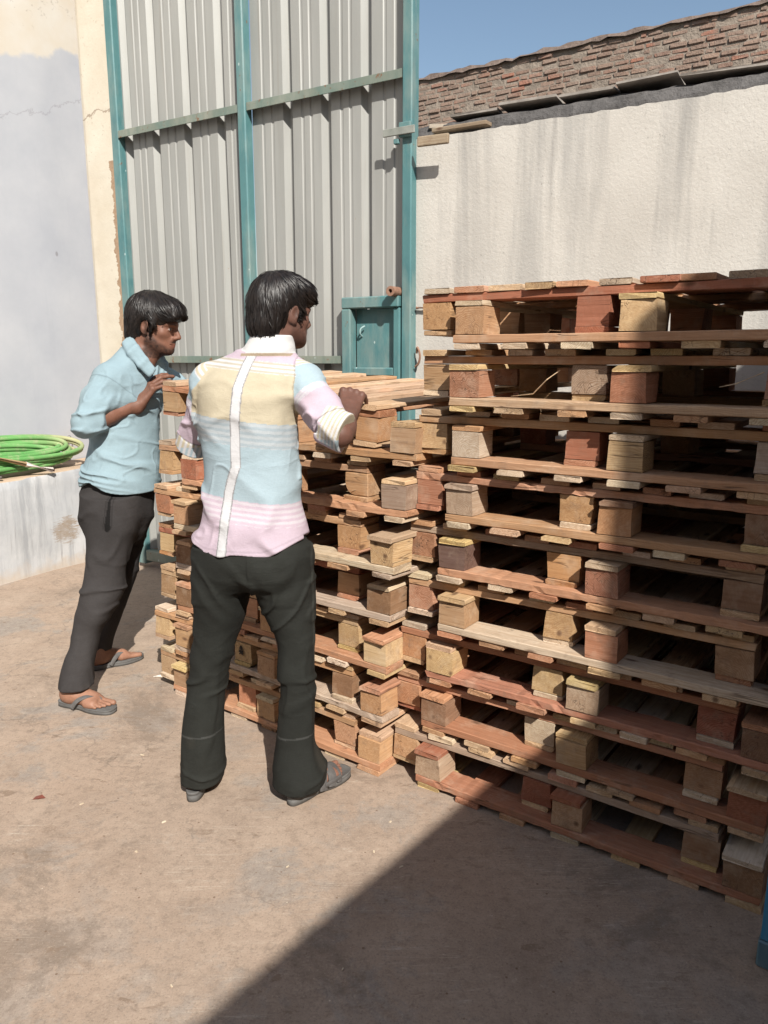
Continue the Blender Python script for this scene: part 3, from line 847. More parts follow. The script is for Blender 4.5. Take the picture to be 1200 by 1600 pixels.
def pallet(loc, rz, deck_up, L, D, shiftx, name_label, group, spec=None, nd=8, tilt=0.0):
    """nine block pallet; deck_up False = lying upside down with its deck on the floor"""
    spec = spec or {}
    pseed[0] += 1
    r = random.Random(pseed[0])
    Ht = TD + TS + TK + B_
    t = empty('wooden_pallet', loc, rz, name_label, 'pallet', group)
    if tilt: t.rotation_euler = (tilt[0], tilt[1], rz)
    fz = (lambda z: z) if not deck_up else (lambda z: Ht - z)
    w = 0.098
    def put(nm, bm, x, y, z, col, rot):
        o = from_bm(nm, bm, WOOD, t, (x, y, z), rot)
        o.color = col
        return o
    RZ90 = math.pi / 2
    # deck boards run front to back
    wd = 0.090 if nd < 9 else 0.098
    for i in range(nd):
        x = wd / 2 + (L - wd) * i / (nd - 1) + (r.uniform(-0.018, 0.018) if 0 < i < nd - 1 else r.uniform(-0.004, 0.004))
        wi = wd * r.uniform(0.86, 1.06)
        ly = D + r.uniform(-0.02, 0.01)
        yj = (ly - D) / 2 + r.uniform(-0.010, 0.004)
        col = spec.get('deck', {}).get(i)
        col = pick(r, [col]) if col else pick(r, DCK)
        put('deck_board', lumber(ly, wi, TD * 0.97, r.random(), wane=(0.0 if r.random() < 0.7 else r.uniform(0.004, 0.012))), x, D / 2 + yj, fz(TD * 0.5), col, (0 if not deck_up else math.pi, 0, RZ90 + r.uniform(-0.006, 0.006)))
    ys = [w / 2, D / 2, D - w / 2]
    xs = [w / 2, L / 2, L - w / 2]
    for j, y in enumerate(ys):
        col = spec.get('str') if j == 0 else None
        col = pick(r, [col]) if col else pick(r, STR)
        put('stringer_board', lumber(L + r.uniform(-0.006, 0.006), w * r.uniform(0.97, 1.05), TS * 0.95, r.random(), rough=(1.2 if r.random() < 0.7 else 2.2)), L / 2, y, fz(TD + TS * 0.5), col, (0, 0, r.uniform(-0.004, 0.004)))
    for i, x in enumerate(xs):
        for j, y in enumerate(ys):
            col = spec.get('blk', {}).get(i) if j == 0 else None
            col = pick(r, [col]) if col else pick(r, BLK)
            bl = w * r.uniform(0.94, 1.01); bd = 0.104 * r.uniform(0.94, 1.02)
            rot = r.choice(('x', 'y', 'y'))
            rc = (j == 0 and i == spec.get('round', -1))
            if rot == 'x': put('block', block_bm(bl, bd, B_ - 0.0030, r.random(), rc), x, y + (bd - w) / 2, fz(TD + TS + B_ / 2), col, (0, 0, r.uniform(-.03, .03)))
            else: put('block', block_bm(bd, bl, B_ - 0.0030, r.random()), x, y + (bd - w) / 2, fz(TD + TS + B_ / 2), col, (0, 0, RZ90 + r.uniform(-.03, .03)))
        col = spec.get('skid', {}).get(i)
        col = pick(r, [col]) if col else pick(r, SKD)
        put('skid', lumber(D + r.uniform(-0.01, 0.015), w * r.uniform(0.94, 1.03), TK * 0.95, r.random(), wane=(0 if r.random() < 0.6 else r.uniform(0.004, 0.014))), x + r.uniform(-.004, .004), D / 2 + r.uniform(-.008, .004), fz(TD + TS + B_ + TK * 0.5), col, (0 if not deck_up else math.pi, 0, RZ90 + r.uniform(-.008, .008)))
    return t

ORD = ['bottom', 'second', 'third', 'fourth', 'fifth', 'sixth', 'seventh', 'eighth', 'topmost']
def stack(o, ang, units, L, D, which, specs1, specs2, group):
    d = Vector((math.cos(ang), math.sin(ang))); m = Vector((-math.sin(ang), math.cos(ang)))
    rr = random.Random(77)
    out = []
    N = len(units)
    for i, (a1, b1, a2, b2) in enumerate(units):
        nm = 'topmost' if i == N - 1 else (ORD[i] if i == 0 else ORD[i] + ' lowest')
        where = ('from the ground' if 0 < i < N - 1 else '').strip()
        p = Vector(o) + d * a1 + m * b1
        q = Vector(o) + d * a2 + m * b2
        s1, s2 = specs1.get(i, {}), specs2.get(i, {})
        out.append(pallet((p.x, p.y, i * U), ang + rr.uniform(-.008, .008), False, L, D, 0, f'wooden pallet, deck underneath, {nm} pair of the {which}'.replace('  ', ' '), group, s1, s1.get('nd', 7)))
        out.append(pallet((q.x, q.y, i * U + TD + TS), ang + rr.uniform(-.008, .008), True, L, D, 0, f'wooden pallet, deck on top, {nm} pair of the {which}'.replace('  ', ' '), group, s2, s2.get('nd', 8), s2.get('tilt', 0)))
        if 'dz' in s2: out[-1].location.z += s2['dz']
    return out

A_R = math.atan2(-0.579, 0.816)
A_L = math.atan2(-0.607, 0.795)
R_UNITS = [(-.012, .015, -.132, .062), (-.022, .060, -.148, .100), (0.0, .060, -.122, .092), (.055, .040, -.094, .088), (.040, .060, -.092, .094), (.070, .050, -.050, .070), (.092, .040, -.040, .068), (.098, .015, -.030, .066), (.108, .020, -.028, .060)]
R1 = {0: dict(str='pink', blk={0: 'grey', 1: 'ochre', 2: 'brown'}, skid={0: 'red', 1: 'red'}, deck={0: 'lemon'}),
      1: dict(str='pink', blk={0: 'brown', 1: 'ochre', 2: 'red'}, skid={0: 'pinktan', 1: 'yellow'}),
      2: dict(str='pink', blk={0: 'yellow', 1: 'grey', 2: 'brown'}, skid={0: 'pine'}),
      3: dict(str='palegrey', blk={0: 'ochre', 1: 'pink', 2: 'brown'}, skid={0: 'yellow', 1: 'pine'}),
      4: dict(str='pinktan', blk={0: 'purple', 1: 'pink', 2: 'brown'}, skid={0: 'lemon', 1: 'palegrey'}, deck={0: 'palegrey'}),
      5: dict(str='tan', blk={0: 'grey', 1: 'orange', 2: 'brown'}, skid={0: 'grey', 1: 'brown'}, deck={0: 'white', 2: 'yellow'}),
      6: dict(str='tan', blk={0: 'palegrey', 1: 'yellow', 2: 'palegrey'}, skid={0: 'tan', 1: 'white'}, deck={0: 'lemon', 1: 'white', 2: 'white', 3: 'white'}),
      7: dict(str='pine', blk={0: 'pinktan', 1: 'pink', 2: 'pink'}, skid={0: 'lemon', 1: 'lemon', 2: 'yellow'}, deck={0: 'lemon', 1: 'pine', 2: 'tan', 3: 'white'}),
      8: dict(str='tan', blk={0: 'tan', 1: 'yellow', 2: 'tan'}, skid={0: 'palegrey', 1: 'lemon'}, deck={0: 'white', 1: 'white', 2: 'white', 3: 'red', 4: 'yellow'})}
R2 = {0: dict(str='grey', blk={0: 'tan', 1: 'red', 2: 'brown'}, skid={0: 'yellow'}, deck={0: 'pine', 1: 'white', 2: 'pine'}),
      1: dict(str='pinktan', blk={0: 'pinktan', 1: 'palegrey', 2: 'tan'}, skid={0: 'red'}, deck={0: 'tan', 1: 'white'}),
      2: dict(str='pink', blk={0: 'orange', 1: 'yellow', 2: 'red'}, skid={0: 'pine'}, deck={0: 'palegrey'}),
      3: dict(str='tan', blk={0: 'pinktan', 1: 'ochre', 2: 'ochre'}, skid={0: 'white', 1: 'white'}, deck={0: 'white', 3: 'white'}),
      4: dict(str='grey', blk={0: 'pinktan', 1: 'orange', 2: 'brown'}, skid={0: 'yellow', 1: 'orange'}, deck={0: 'tan'}),
      5: dict(str='pinktan', blk={0: 'pink', 1: 'tan', 2: 'brown'}, skid={0: 'pink'}, deck={0: 'pinktan', 1: 'pink', 2: 'lemon', 3: 'tan'}),
      6: dict(str='tan', blk={0: 'yellow', 1: 'red', 2: 'palegrey'}, skid={0: 'tan', 1: 'pinktan'}, deck={0: 'pine', 1: 'white', 2: 'tan', 3: 'white'}),
      7: dict(str='pinktan', blk={0: 'ochre', 1: 'grey', 2: 'pink'}, skid={0: 'white', 1: 'yellow'}, deck={0: 'yellow', 1: 'tan', 2: 'white', 3: 'pine', 4: 'white', 5: 'lemon'}),
      8: dict(str='red', blk={0: 'tan', 1: 'red', 2: 'brown'}, skid={0: 'yellow', 1: 'red'}, deck={0: 'palegrey', 1: 'pinktan', 2: 'pine', 3: 'yellow', 4: 'pinktan', 5: 'palegrey', 6: 'red', 7: 'pinktan', 8: 'palegrey', 9: 'brown'}, nd=10)}
L_UNITS = [(-1.135, .008, -1.262, .036), (-1.125, .015, -1.275, .030), (-1.11, .025, -1.265, .062), (-1.105, .030, -1.285, .085), (-1.06, -.004, -1.245, .045), (-1.04, .030, -1.235, .070), (-1.02, .060, -1.195, .075)]
L1 = {0: dict(str='pinktan', blk={2: 'tan', 1: 'ochre', 0: 'ochre'}, skid={2: 'pine'}),
      1: dict(str='palegrey', blk={2: 'tan', 1: 'ochre', 0: 'ochre'}, skid={2: 'pinktan'}, deck={6: 'pine'}),
      2: dict(str='pinktan', blk={2: 'yellow', 1: 'tan', 0: 'brown'}, skid={2: 'pinktan'}, deck={6: 'yellow'}),
      3: dict(str='palegrey', blk={2: 'brown', 1: 'tan', 0: 'brown'}, skid={2: 'white'}, deck={6: 'yellow'}),
      4: dict(str='palegrey', blk={2: 'yellow', 1: 'ochre', 0: 'tan'}, skid={2: 'grey'}, deck={6: 'palegrey'}),
      5: dict(str='pinktan', blk={2: 'grey', 1: 'tan', 0: 'red'}, skid={2: 'pine'}, deck={6: 'white'}),
      6: dict(str='tan', blk={2: 'ochre', 1: 'tan', 0: 'ochre'}, skid={2: 'yellow'}, deck={6: 'pine'})}
L2 = {0: dict(str='tan', blk={2: 'tan', 0: 'pine'}, deck={6: 'yellow', 0: 'white'}, skid={0: 'white'}),
      1: dict(str='tan', blk={2: 'brown', 0: 'yellow', 1: 'yellow'}, deck={6: 'white', 0: 'white'}, skid={0: 'pine'}),
      2: dict(str='yellow', blk={2: 'yellow', 0: 'ochre'}, deck={6: 'pine', 0: 'pine'}, skid={0: 'pine'}),
      3: dict(str='red', blk={2: 'tan', 0: 'yellow'}, deck={6: 'pink', 0: 'tan'}, skid={0: 'orange', 2: 'pink'}),
      4: dict(str='tan', blk={2: 'tan', 0: 'pink'}, deck={6: 'tan', 0: 'pine'}, skid={0: 'pine', 2: 'pinktan'}),
      5: dict(str='tan', blk={2: 'tan', 0: 'ochre'}, deck={6: 'tan', 0: 'grey'}, skid={0: 'tan', 2: 'tan'}, round=2),
      6: dict(str='pink', blk={2: 'orange', 0: 'ochre'}, deck={0: 'pine', 1: 'pine', 2: 'tan', 3: 'pine', 4: 'pine', 5: 'pine', 6: 'pine'}, skid={0: 'pink', 2: 'pine'}, nd=7, tilt=(math.radians(1.6), math.radians(3.1)), dz=0.066)}
PR = stack((0.110, 2.394), A_R, R_UNITS, 1.085, 1.05, 'taller right hand stack', R1, R2, 'wooden pallets nested in pairs in the two stacks')
PL_ = stack((-0.023, 2.464), A_L, L_UNITS, 1.135, 1.05, 'lower left hand stack', L1, L2, 'wooden pallets nested in pairs in the two stacks')

# thin splinters hanging in three of the openings (parts of their pallets)
def splinter(par, pts):
    bm = bmesh.new()
    bm_tube(bm, pts, [0.0018] * (len(pts) - 1) + [0.0006], 5)
    o = from_bm('splinter', bm, WOOD, par); o.color = (0.68, 0.55, 0.38, 1)
splinter(PR[14], [(0.33, 0.05, 0.126), (0.30, 0.03, 0.10), (0.25, 0.05, 0.058), (0.16, 0.09, 0.047)])
splinter(PR[14], [(0.86, 0.02, 0.127), (0.80, 0.01, 0.098), (0.765, 0.0, 0.09)])
splinter(PL_[10], [(0.93, 0.06, 0.09), (0.86, 0.03, 0.074)])

# small black ink stamp on one block of the lower stack
def stamp():
    bm = bmesh.new()
    def st(x0, z0, x1, z1, w=0.0022):
        d = Vector((x1 - x0, 0, z1 - z0)); n = Vector((-d.z, 0, d.x)).normalized() * w
        q = [Vector((x0, 0, z0)) - n, Vector((x1, 0, z1)) - n, Vector((x1, 0, z1)) + n, Vector((x0, 0, z0)) + n]
        a = [bm.verts.new(p) for p in q]; b = [bm.verts.new(p + Vector((0, 0.0012, 0))) for p in q]
        bm.faces.new(a); bm.faces.new(b[::-1])
        for i in range(4): bm.faces.new((a[i], b[i], b[(i + 1) % 4], a[(i + 1) % 4]))
    st(-0.001, 0.026, -0.006, 0.014, 0.003); st(-0.001, 0.026, 0.006, 0.013, 0.003); st(-0.008, 0.013, 0.008, 0.012)
    st(-0.012, 0.004, -0.004, 0.008); st(-0.013, -0.003, -0.006, 0.003); st(-0.012, -0.010, -0.004, -0.006); st(-0.005, 0.007, -0.004, -0.008)
    st(0.001, 0.008, 0.002, -0.010); st(0.002, 0.002, 0.008, 0.007); st(0.003, -0.003, 0.011, 0.000); st(0.009, 0.004, 0.011, -0.012); st(0.003, -0.009, 0.008, -0.006)
    from_bm('ink_stamp', bm, mat_plain('black_ink', (0.02, 0.015, 0.012), None, 0.8), PL_[3], (1.135 / 2 - 0.008, -0.0068, TK + B_ * 0.52))
stamp()

# ------------------------------------------------------------------ hose, bits on the ledge
def ledge(s, y, z):
    dx = Vector((math.cos(LW_A), math.sin(LW_A), 0)); dy = Vector((-math.sin(LW_A), math.cos(LW_A), 0))
    p = LW_O + dx * s + dy * y
    return Vector((p.x, p.y, z))

def build_hose():
    k = NT('green_hose')
    v = k.coord()
    n1 = k.noise(v, 3.0, 4, 0.6); x, y, z = k.sep(v)
    c = k.mix(k.ramp(n1, [(0.35, 0.0), (0.65, 1.0)]), (0.085, 0.255, 0.070), (0.135, 0.310, 0.100))
    dust = k.n('MapRange', {'Value': k.math('ADD', y, k.math('MULTIPLY', n1, 0.25)), 'From Min': 5.50, 'From Max': 5.72, 'To Min': 0.0, 'To Max': 0.9})
    c = k.mix(dust, c, (0.36, 0.33, 0.19))
    c = k.mix(k.ramp(k.noise(v, 14.0, 5, 0.7), [(0.50, 0.0), (0.68, 0.55)]), c, (0.36, 0.33, 0.22))
    m = k.fin(c, 0.6, k.bump(k.noise(v, 90.0, 3), 0.2, 0.002), spec=0.25)
    r = random.Random(8)
    pts = []
    turns = 14
    n = 26
    # the coil leans back against the wall, so its loops climb towards the rear of the ledge
    par = [[0.60 - 0.080 * (q % 4) + r.uniform(-0.02, 0.02), 0.166 - 0.036 * (q % 4), 0.17 + r.uniform(-0.05, 0.02), 0.213 + r.uniform(-0.010, 0.010), r.uniform(-0.09, 0.09), 0.027 * (q // 4) + r.uniform(0, 0.008)] for q in range(turns + 2)]
    for i in range(turns * n):
        a = 2 * math.pi * i / n
        t = i / n
        k0 = int(t); f = t - k0; f = f * f * (3 - 2 * f)
        ra, rb, cx, cy, ro, dz = [u * (1 - f) + w_ * f for u, w_ in zip(par[k0], par[k0 + 1])]
        ca, sa = math.cos(a), math.sin(a)
        x, y = ra * math.copysign(abs(ca) ** 0.75, ca), rb * math.copysign(abs(sa) ** 0.9, sa)
        x, y = x * math.cos(ro) - y * math.sin(ro), x * math.sin(ro) + y * math.cos(ro)
        y = min(max(cy + y, 0.032), 0.39)
        pts.append(ledge(cx + x, y, 0.700 + 0.38 * (y - 0.032) + dz))
    pts = smooth_path(pts, 2)
    bm = bmesh.new(); bm_tube(bm, pts, 0.0155, 9)
    o = from_bm('hose', bm, m, None, smooth=True)
    tag(o, 'bright green garden hose coiled in a heap on the ledge', 'hose')
    # brown pipe with a white nozzle lying across the coil
    a, b, c_ = ledge(-0.50, 0.125, 0.985), ledge(0.20, 0.005, 0.757), ledge(0.37, -0.024, 0.702)
    t = empty('brown_pipe', a, 0, 'thin tan brown pipe with a white end lying across the green hose', 'pipe')
    bm = bmesh.new(); bm_tube(bm, [Vector((0, 0, 0)), b - a], 0.0165, 12)
    from_bm('pipe_body', bm, mat_plain('tan_pipe', (0.46, 0.32, 0.17), (0.38, 0.25, 0.13), 0.6), t, smooth=True)
    bm = bmesh.new(); bm_tube(bm, [(b - a) * 0.995, c_ - a, c_ - a + (c_ - b) * 0.01], [0.0182, 0.0182, 0.013], 12)
    from_bm('white_end', bm, mat_plain('white_plastic', (0.75, 0.68, 0.62), (0.6, 0.5, 0.45), 0.5), t, smooth=True)
    bm = bmesh.new(); bm_tube(bm, [c_ - a, c_ - a + (c_ - b).normalized() * 0.014], [0.012, 0.010], 10)
    from_bm('pipe_mouth', bm, mat_plain('pipe_dark', (0.12, 0.06, 0.05)), t)
    # ring clamp and washer
    gm = mat_plain('dull_metal', (0.30, 0.27, 0.26), (0.16, 0.13, 0.12), 0.5, 30, 0.2, 0.6)
    bm = bmesh.new()
    q = ledge(-0.02, 0.035, 0.684)
    bm_tube(bm, [(0.026 * math.cos(i * 0.5236), 0.026 * math.sin(i * 0.5236), 0.008) for i in range(12)], 0.007, 6, closed=True)
    bm_box(bm, 0.018, 0.05, -0.010, 0.010, 0.0, 0.018, 0.003)
    o = from_bm('hose_clamp', bm, gm, None, q, (0.05, 0, 0.6), True)
    tag(o, 'small metal hose clamp lying in front of the green hose on the ledge', 'clamp')
    bm = bmesh.new()
    bm_tube(bm, [(0.017 * math.cos(i * 0.5236), 0.017 * math.sin(i * 0.5236), 0.004) for i in range(12)], 0.004, 6, closed=True)
    o = from_bm('washer', bm, gm, None, ledge(-0.12, 0.04, 0.684), (0.1, 0, 0), True)
    tag(o, 'small dull metal ring left of the hose clamp on the ledge edge', 'ring')
    # wire loop hung on the wall, ivory drain pipe at the left border
    bm = bmesh.new()
    wp = smooth_path([ledge(0.875, 0.415, 0.74), ledge(0.86, 0.41, 0.79), ledge(0.845, 0.41, 0.845), ledge(0.855, 0.41, 0.87), ledge(0.875, 0.41, 0.86), ledge(0.882, 0.41, 0.82), ledge(0.88, 0.413, 0.76)], 5)
    bm_tube(bm, wp, 0.0022, 6)
    o = from_bm('wire_loop', bm, gm, None, smooth=True); tag(o, 'thin bent wire loop standing against the blue wall right of the hose', 'wire')
    t = empty('drain_pipe', ledge(0.155, 0.395, 0.68), LW_A, 'short ivory plastic pipe with a bent thin wire standing at the left picture border', 'pipe')
    bm = bmesh.new(); bm_tube(bm, [(0, 0, 0), (0, 0, 0.50), (0, 0, 0.528), (0, 0, 0.545)], [0.038, 0.038, 0.034, 0.018], 16)
    from_bm('pipe_body', bm, mat_plain('ivory_plastic', (0.66, 0.50, 0.38), (0.72, 0.60, 0.46), 0.45), t, smooth=True)
    bm = bmesh.new(); bm_tube(bm, smooth_path([(-0.04, -0.05, 0.45), (0.0, -0.047, 0.452), (0.045, -0.03, 0.455), (0.06, -0.02, 0.40), (0.075, -0.01, 0.2), (0.085, 0.0, 0.02)], 5), 0.0022, 6)
    from_bm('wire', bm, mat_plain('dark_wire', (0.06, 0.06, 0.07)), t, smooth=True)
build_hose()

# ------------------------------------------------------------------ litter on the concrete
def build_litter():
    m = WOOD
    r = random.Random(14)
    spots = [(-0.74, 2.05), (-0.28, 1.98), (-0.03, 2.05), (-0.50, 1.55), (0.02, 2.2), (-1.0, 2.3), (-0.10, 1.60), (-0.9, 2.62), (-0.7, 2.2), (0.05, 1.98)]
    for i, (x, y) in enumerate(spots):
        l, w = r.uniform(0.008, 0.022), r.uniform(0.003, 0.007)
        bm = bmesh.new()
        pts = [(-l / 2, -w / 2), (l * 0.3, -w / 2), (l / 2, 0), (l * 0.25, w / 2), (-l * 0.4, w / 2 * r.uniform(0.4, 1))]
        lo = [bm.verts.new((a, b, 0.0005)) for a, b in pts]; hi = [bm.verts.new((a * 0.9, b * 0.9, 0.0025)) for a, b in pts]
        bm.faces.new(lo[::-1]); bm.faces.new(hi)
        for k in range(5): bm.faces.new((lo[k], lo[(k + 1) % 5], hi[(k + 1) % 5], hi[k]))
        o = from_bm('wood_chip', bm, m, None, (x, y, 0.0), (0, 0, r.uniform(0, 6)))
        o.color = (0.70, 0.62, 0.48, 1)
        tag(o, 'tiny pale wood chip lying on the dusty concrete', 'wood chip', 'wood chips on the concrete')
    bm = bmesh.new()
    bm_tube(bm, [(-0.035, 0, 0.003), (0, 0.003, 0.005), (0.035, 0, 0.003)], [0.002, 0.006, 0.001], 8)
    o = from_bm('paper_scrap', bm, mat_plain('paper', (0.72, 0.70, 0.64)), None, (-1.03, 3.33, 0)); tag(o, 'thin white sliver lying on the ground near the lower stack', 'scrap')
    bm = bmesh.new()
    vs = [bm.verts.new(p) for p in ((-0.02, -0.008, 0.001), (0.0, -0.012, 0.006), (0.02, 0.0, 0.002), (0.004, 0.012, 0.007), (-0.016, 0.008, 0.002))]
    bm.faces.new(vs)
    o = from_bm('dry_leaf', bm, mat_plain('dry_leaf', (0.20, 0.06, 0.04)), None, (-1.155, 2.335, 0)); tag(o, 'small dark reddish dry leaf on the ground at the left border', 'leaf')
    md = o.modifiers.new('thick', 'SOLIDIFY'); md.thickness = 0.001
build_litter()
# ------------------------------------------------------------------ implicit surface modelling for the two men
def _hash(ix, iy, iz):
    n = (ix * 374761393 + iy * 668265263 + iz * 2147483647 + 1013904223) & 0xFFFFFFFF
    n = ((n ^ (n >> 13)) * 1274126177) & 0xFFFFFFFF
    n = (n ^ (n >> 16)) & 0xFFFF
    return n.astype(np.float32) / 65535.0

def vnoise(P):
    F = np.floor(P); f = (P - F).astype(np.float32)
    I = F.astype(np.int64)
    u = f * f * (3 - 2 * f)
    r = 0
    for dx in (0, 1):
        for dy in (0, 1):
            for dz in (0, 1):
                w = (u[..., 0] if dx else 1 - u[..., 0]) * (u[..., 1] if dy else 1 - u[..., 1]) * (u[..., 2] if dz else 1 - u[..., 2])
                r = r + w * _hash(I[..., 0] + dx, I[..., 1] + dy, I[..., 2] + dz)
    return r * 2 - 1

def smin(a, b, k):
    if k <= 0: return np.minimum(a, b)
    h = np.maximum(k - np.abs(a - b), 0) / k
    return np.minimum(a, b) - h * h * k * 0.25

def vec(*a): return np.array(a, dtype=np.float32)

class Field:
    def __init__(self): self.ops = []
    def add(self, fn, c, R, k=0.01, mode='u'):
        self.ops.append((fn, np.array(c, np.float32), float(R), k, mode)); return self
    def cone(self, a, b, ra, rb, k=0.012, mode='u'):
        a, b = np.array(a, np.float32), np.array(b, np.float32)
        ab = b - a; L2 = float(ab @ ab) + 1e-9
        def fn(P):
            t = np.clip(((P - a) @ ab) / L2, 0, 1)
            return np.linalg.norm(P - a - t[..., None] * ab, axis=-1) - (ra + (rb - ra) * t)
        return self.add(fn, (a + b) / 2, math.sqrt(L2) / 2 + max(ra, rb), k, mode)
    def tube(self, a, b, ra, rb, k=0.004, mode='u'):
        """flat ended tube"""
        a, b = np.array(a, np.float32), np.array(b, np.float32)
        ab = b - a; L = float(np.linalg.norm(ab)); ax = ab / L
        def fn(P):
            t = (P - a) @ ax
            rad = np.linalg.norm(P - a - t[..., None] * ax, axis=-1) - (ra + (rb - ra) * np.clip(t / L, 0, 1))
            return np.maximum(rad, np.maximum(-t, t - L))
        return self.add(fn, (a + b) / 2, L / 2 + max(ra, rb) * 1.5, k, mode)
    def ball(self, c, r, k=0.01, mode='u'): return self.cone(c, np.array(c) + 1e-4, r, r, k, mode)
    def ell(self, c, r, M=None, k=0.012, mode='u'):
        """ellipsoid; M = 3x3 with local axes as columns"""
        c = np.array(c, np.float32); r = np.array(r, np.float32)
        Mx = np.eye(3, dtype=np.float32) if M is None else np.array(M, np.float32)
        def fn(P):
            q = (P - c) @ Mx
            k0 = np.linalg.norm(q / r, axis=-1); k1 = np.linalg.norm(q / (r * r), axis=-1)
            return k0 * (k0 - 1) / np.maximum(k1, 1e-6)
        return self.add(fn, c, float(r.max()), k, mode)
    def loft(self, rows, yaw=0.0, k=0.02, mode='u', p=2.2):
        """rows of (z, cx, cy, rx, ry[, yaw]) from low to high"""
        A = np.array([r[:5] for r in rows], np.float32)
        z = A[:, 0]
        Y = np.array([(r[5] if len(r) > 5 else yaw) for r in rows], np.float32)
        def sm(zq, col):
            # monotone-ish smooth interpolation
            i = np.clip(np.searchsorted(z, zq) - 1, 0, len(z) - 2)
            t = np.clip((zq - z[i]) / (z[i + 1] - z[i]), 0, 1)
            m = np.gradient(col, z)
            h = z[i + 1] - z[i]
            t2, t3 = t * t, t * t * t
            return (2 * t3 - 3 * t2 + 1) * col[i] + (t3 - 2 * t2 + t) * h * m[i] + (-2 * t3 + 3 * t2) * col[i + 1] + (t3 - t2) * h * m[i + 1]
        def fn(P):
            zq = P[..., 2]
            cx, cy, rx, ry, yw = (sm(zq, c) for c in (A[:, 1], A[:, 2], A[:, 3], A[:, 4], Y))
            dx, dy = P[..., 0] - cx, P[..., 1] - cy
            c, s = np.cos(yw), np.sin(yw)
            lx = np.abs(dx * c + dy * s) / rx; ly = np.abs(-dx * s + dy * c) / ry
            q = (lx ** p + ly ** p) ** (1 / p)
            d = (q - 1) * np.minimum(rx, ry)
            dz = np.maximum(z[0] - zq, zq - z[-1])
            return np.where(dz > 0, np.sqrt(np.maximum(d, 0) ** 2 + dz * dz), np.maximum(d, dz))
        lo, hi = A.min(0), A.max(0)
        c = ((lo[1] + hi[1]) / 2, (lo[2] + hi[2]) / 2, (lo[0] + hi[0]) / 2)
        R = math.sqrt(((hi[0] - lo[0]) / 2) ** 2 + ((hi[1] - lo[1]) / 2 + hi[3]) ** 2 + ((hi[2] - lo[2]) / 2 + hi[4]) ** 2) + 0.02
        return self.add(fn, c, R, k, mode)
    def disp(self, fn): return self.add(fn, (0, 0, 0), 1e9, 0, 'd')
    def cut(self, fn, k=0.004): return self.add(fn, (0, 0, 0), 1e9, k, 'i')
    def eval(self, P, blocks=None, brad=0.0, bc=None):
        """P (n, m, 3); bc (n,3) block centres with radius brad used to skip ops that are out of reach"""
        D = np.full(P.shape[:-1], 1.0, np.float32)
        for fn, c, R, k, mode in self.ops:
            if R < 1e8 and bc is not None:
                idx = np.nonzero(np.linalg.norm(bc - c, axis=-1) < R + brad + k + 0.02)[0]
                if len(idx) == 0: continue
                if len(idx) == len(bc): idx = slice(None)
            else: idx = slice(None)
            Q = P[idx]
            v = fn(Q)
            if mode == 'u': D[idx] = smin(D[idx], v, k)
            elif mode == 's': D[idx] = -smin(-D[idx], v, k)
            elif mode == 'i': D[idx] = -smin(-D[idx], -v, k)
            elif mode == 'd': D[idx] = D[idx] + v
        return D
    def mesh(self, lo, hi, h):
        """surface nets on the blocks that the surface passes through -> verts, quads"""
        B = 8
        lo, hi = np.array(lo, np.float32), np.array(hi, np.float32)
        bs = B * h
        nb = np.ceil((hi - lo) / bs).astype(int)
        G = np.stack(np.meshgrid(*[np.arange(n) for n in nb], indexing='ij'), -1).reshape(-1, 3)
        C = lo + (G + 0.5) * bs
        d = np.concatenate([self.eval(C[i:i + 20000][:, None, :], bc=C[i:i + 20000], brad=bs)[:, 0] for i in range(0, len(C), 20000)])
        act = np.abs(d) < bs * 1.25 + 0.008
        G = G[act]; C = C[act]
        o = np.stack(np.meshgrid(*[np.arange(B + 1)] * 3, indexing='ij'), -1).reshape(-1, 3)
        NY, NZ = int(nb[1] * B + 2), int(nb[2] * B + 2)
        keys, verts, sgn = [], [], []
        cor = np.array([(i, j, k) for i in (0, 1) for j in (0, 1) for k in (0, 1)])
        edges = [(a, b) for a in range(8) for b in range(a + 1, 8) if np.abs(cor[a] - cor[b]).sum() == 1]
        for s in range(0, len(G), 800):
            g, c = G[s:s + 800], C[s:s + 800]
            P = lo + ((g * B)[:, None, :] + o[None]) * np.float32(h)
            V = self.eval(P.astype(np.float32), bc=c, brad=bs * 0.87).reshape(len(g), B + 1, B + 1, B + 1)
            K = np.stack([V[:, a:a + B, b:b + B, e:e + B] for a, b, e in cor], -1)
            neg = (K < 0)
            cnt = neg.sum(-1)
            bi, i, j, k = np.nonzero((cnt > 0) & (cnt < 8))
            if len(bi) == 0: continue
            v = K[bi, i, j, k]
            acc = np.zeros((len(bi), 3), np.float32); m = np.zeros(len(bi), np.float32)
            for a, b in edges:
                x = (v[:, a] < 0) != (v[:, b] < 0)
                t = np.where(x, v[:, a] / np.where(x, v[:, a] - v[:, b], 1), 0)
                p = cor[a] + (cor[b] - cor[a]) * t[:, None]
                acc += p * x[:, None]; m += x
            cell = g[bi] * B + np.stack([i, j, k], -1)
            verts.append(lo + (cell + acc / m[:, None]) * h)
            keys.append((cell[:, 0].astype(np.int64) * NY + cell[:, 1]) * NZ + cell[:, 2])
            sgn.append(np.stack([v[:, 0] < 0, v[:, 4] < 0, v[:, 2] < 0, v[:, 1] < 0], -1))
        verts = np.concatenate(verts); keys = np.concatenate(keys); sgn = np.concatenate(sgn)
        od = np.argsort(keys); verts, keys, sgn = verts[od], keys[od], sgn[od]
        st = (NY * NZ, NZ, 1)
        quads = []
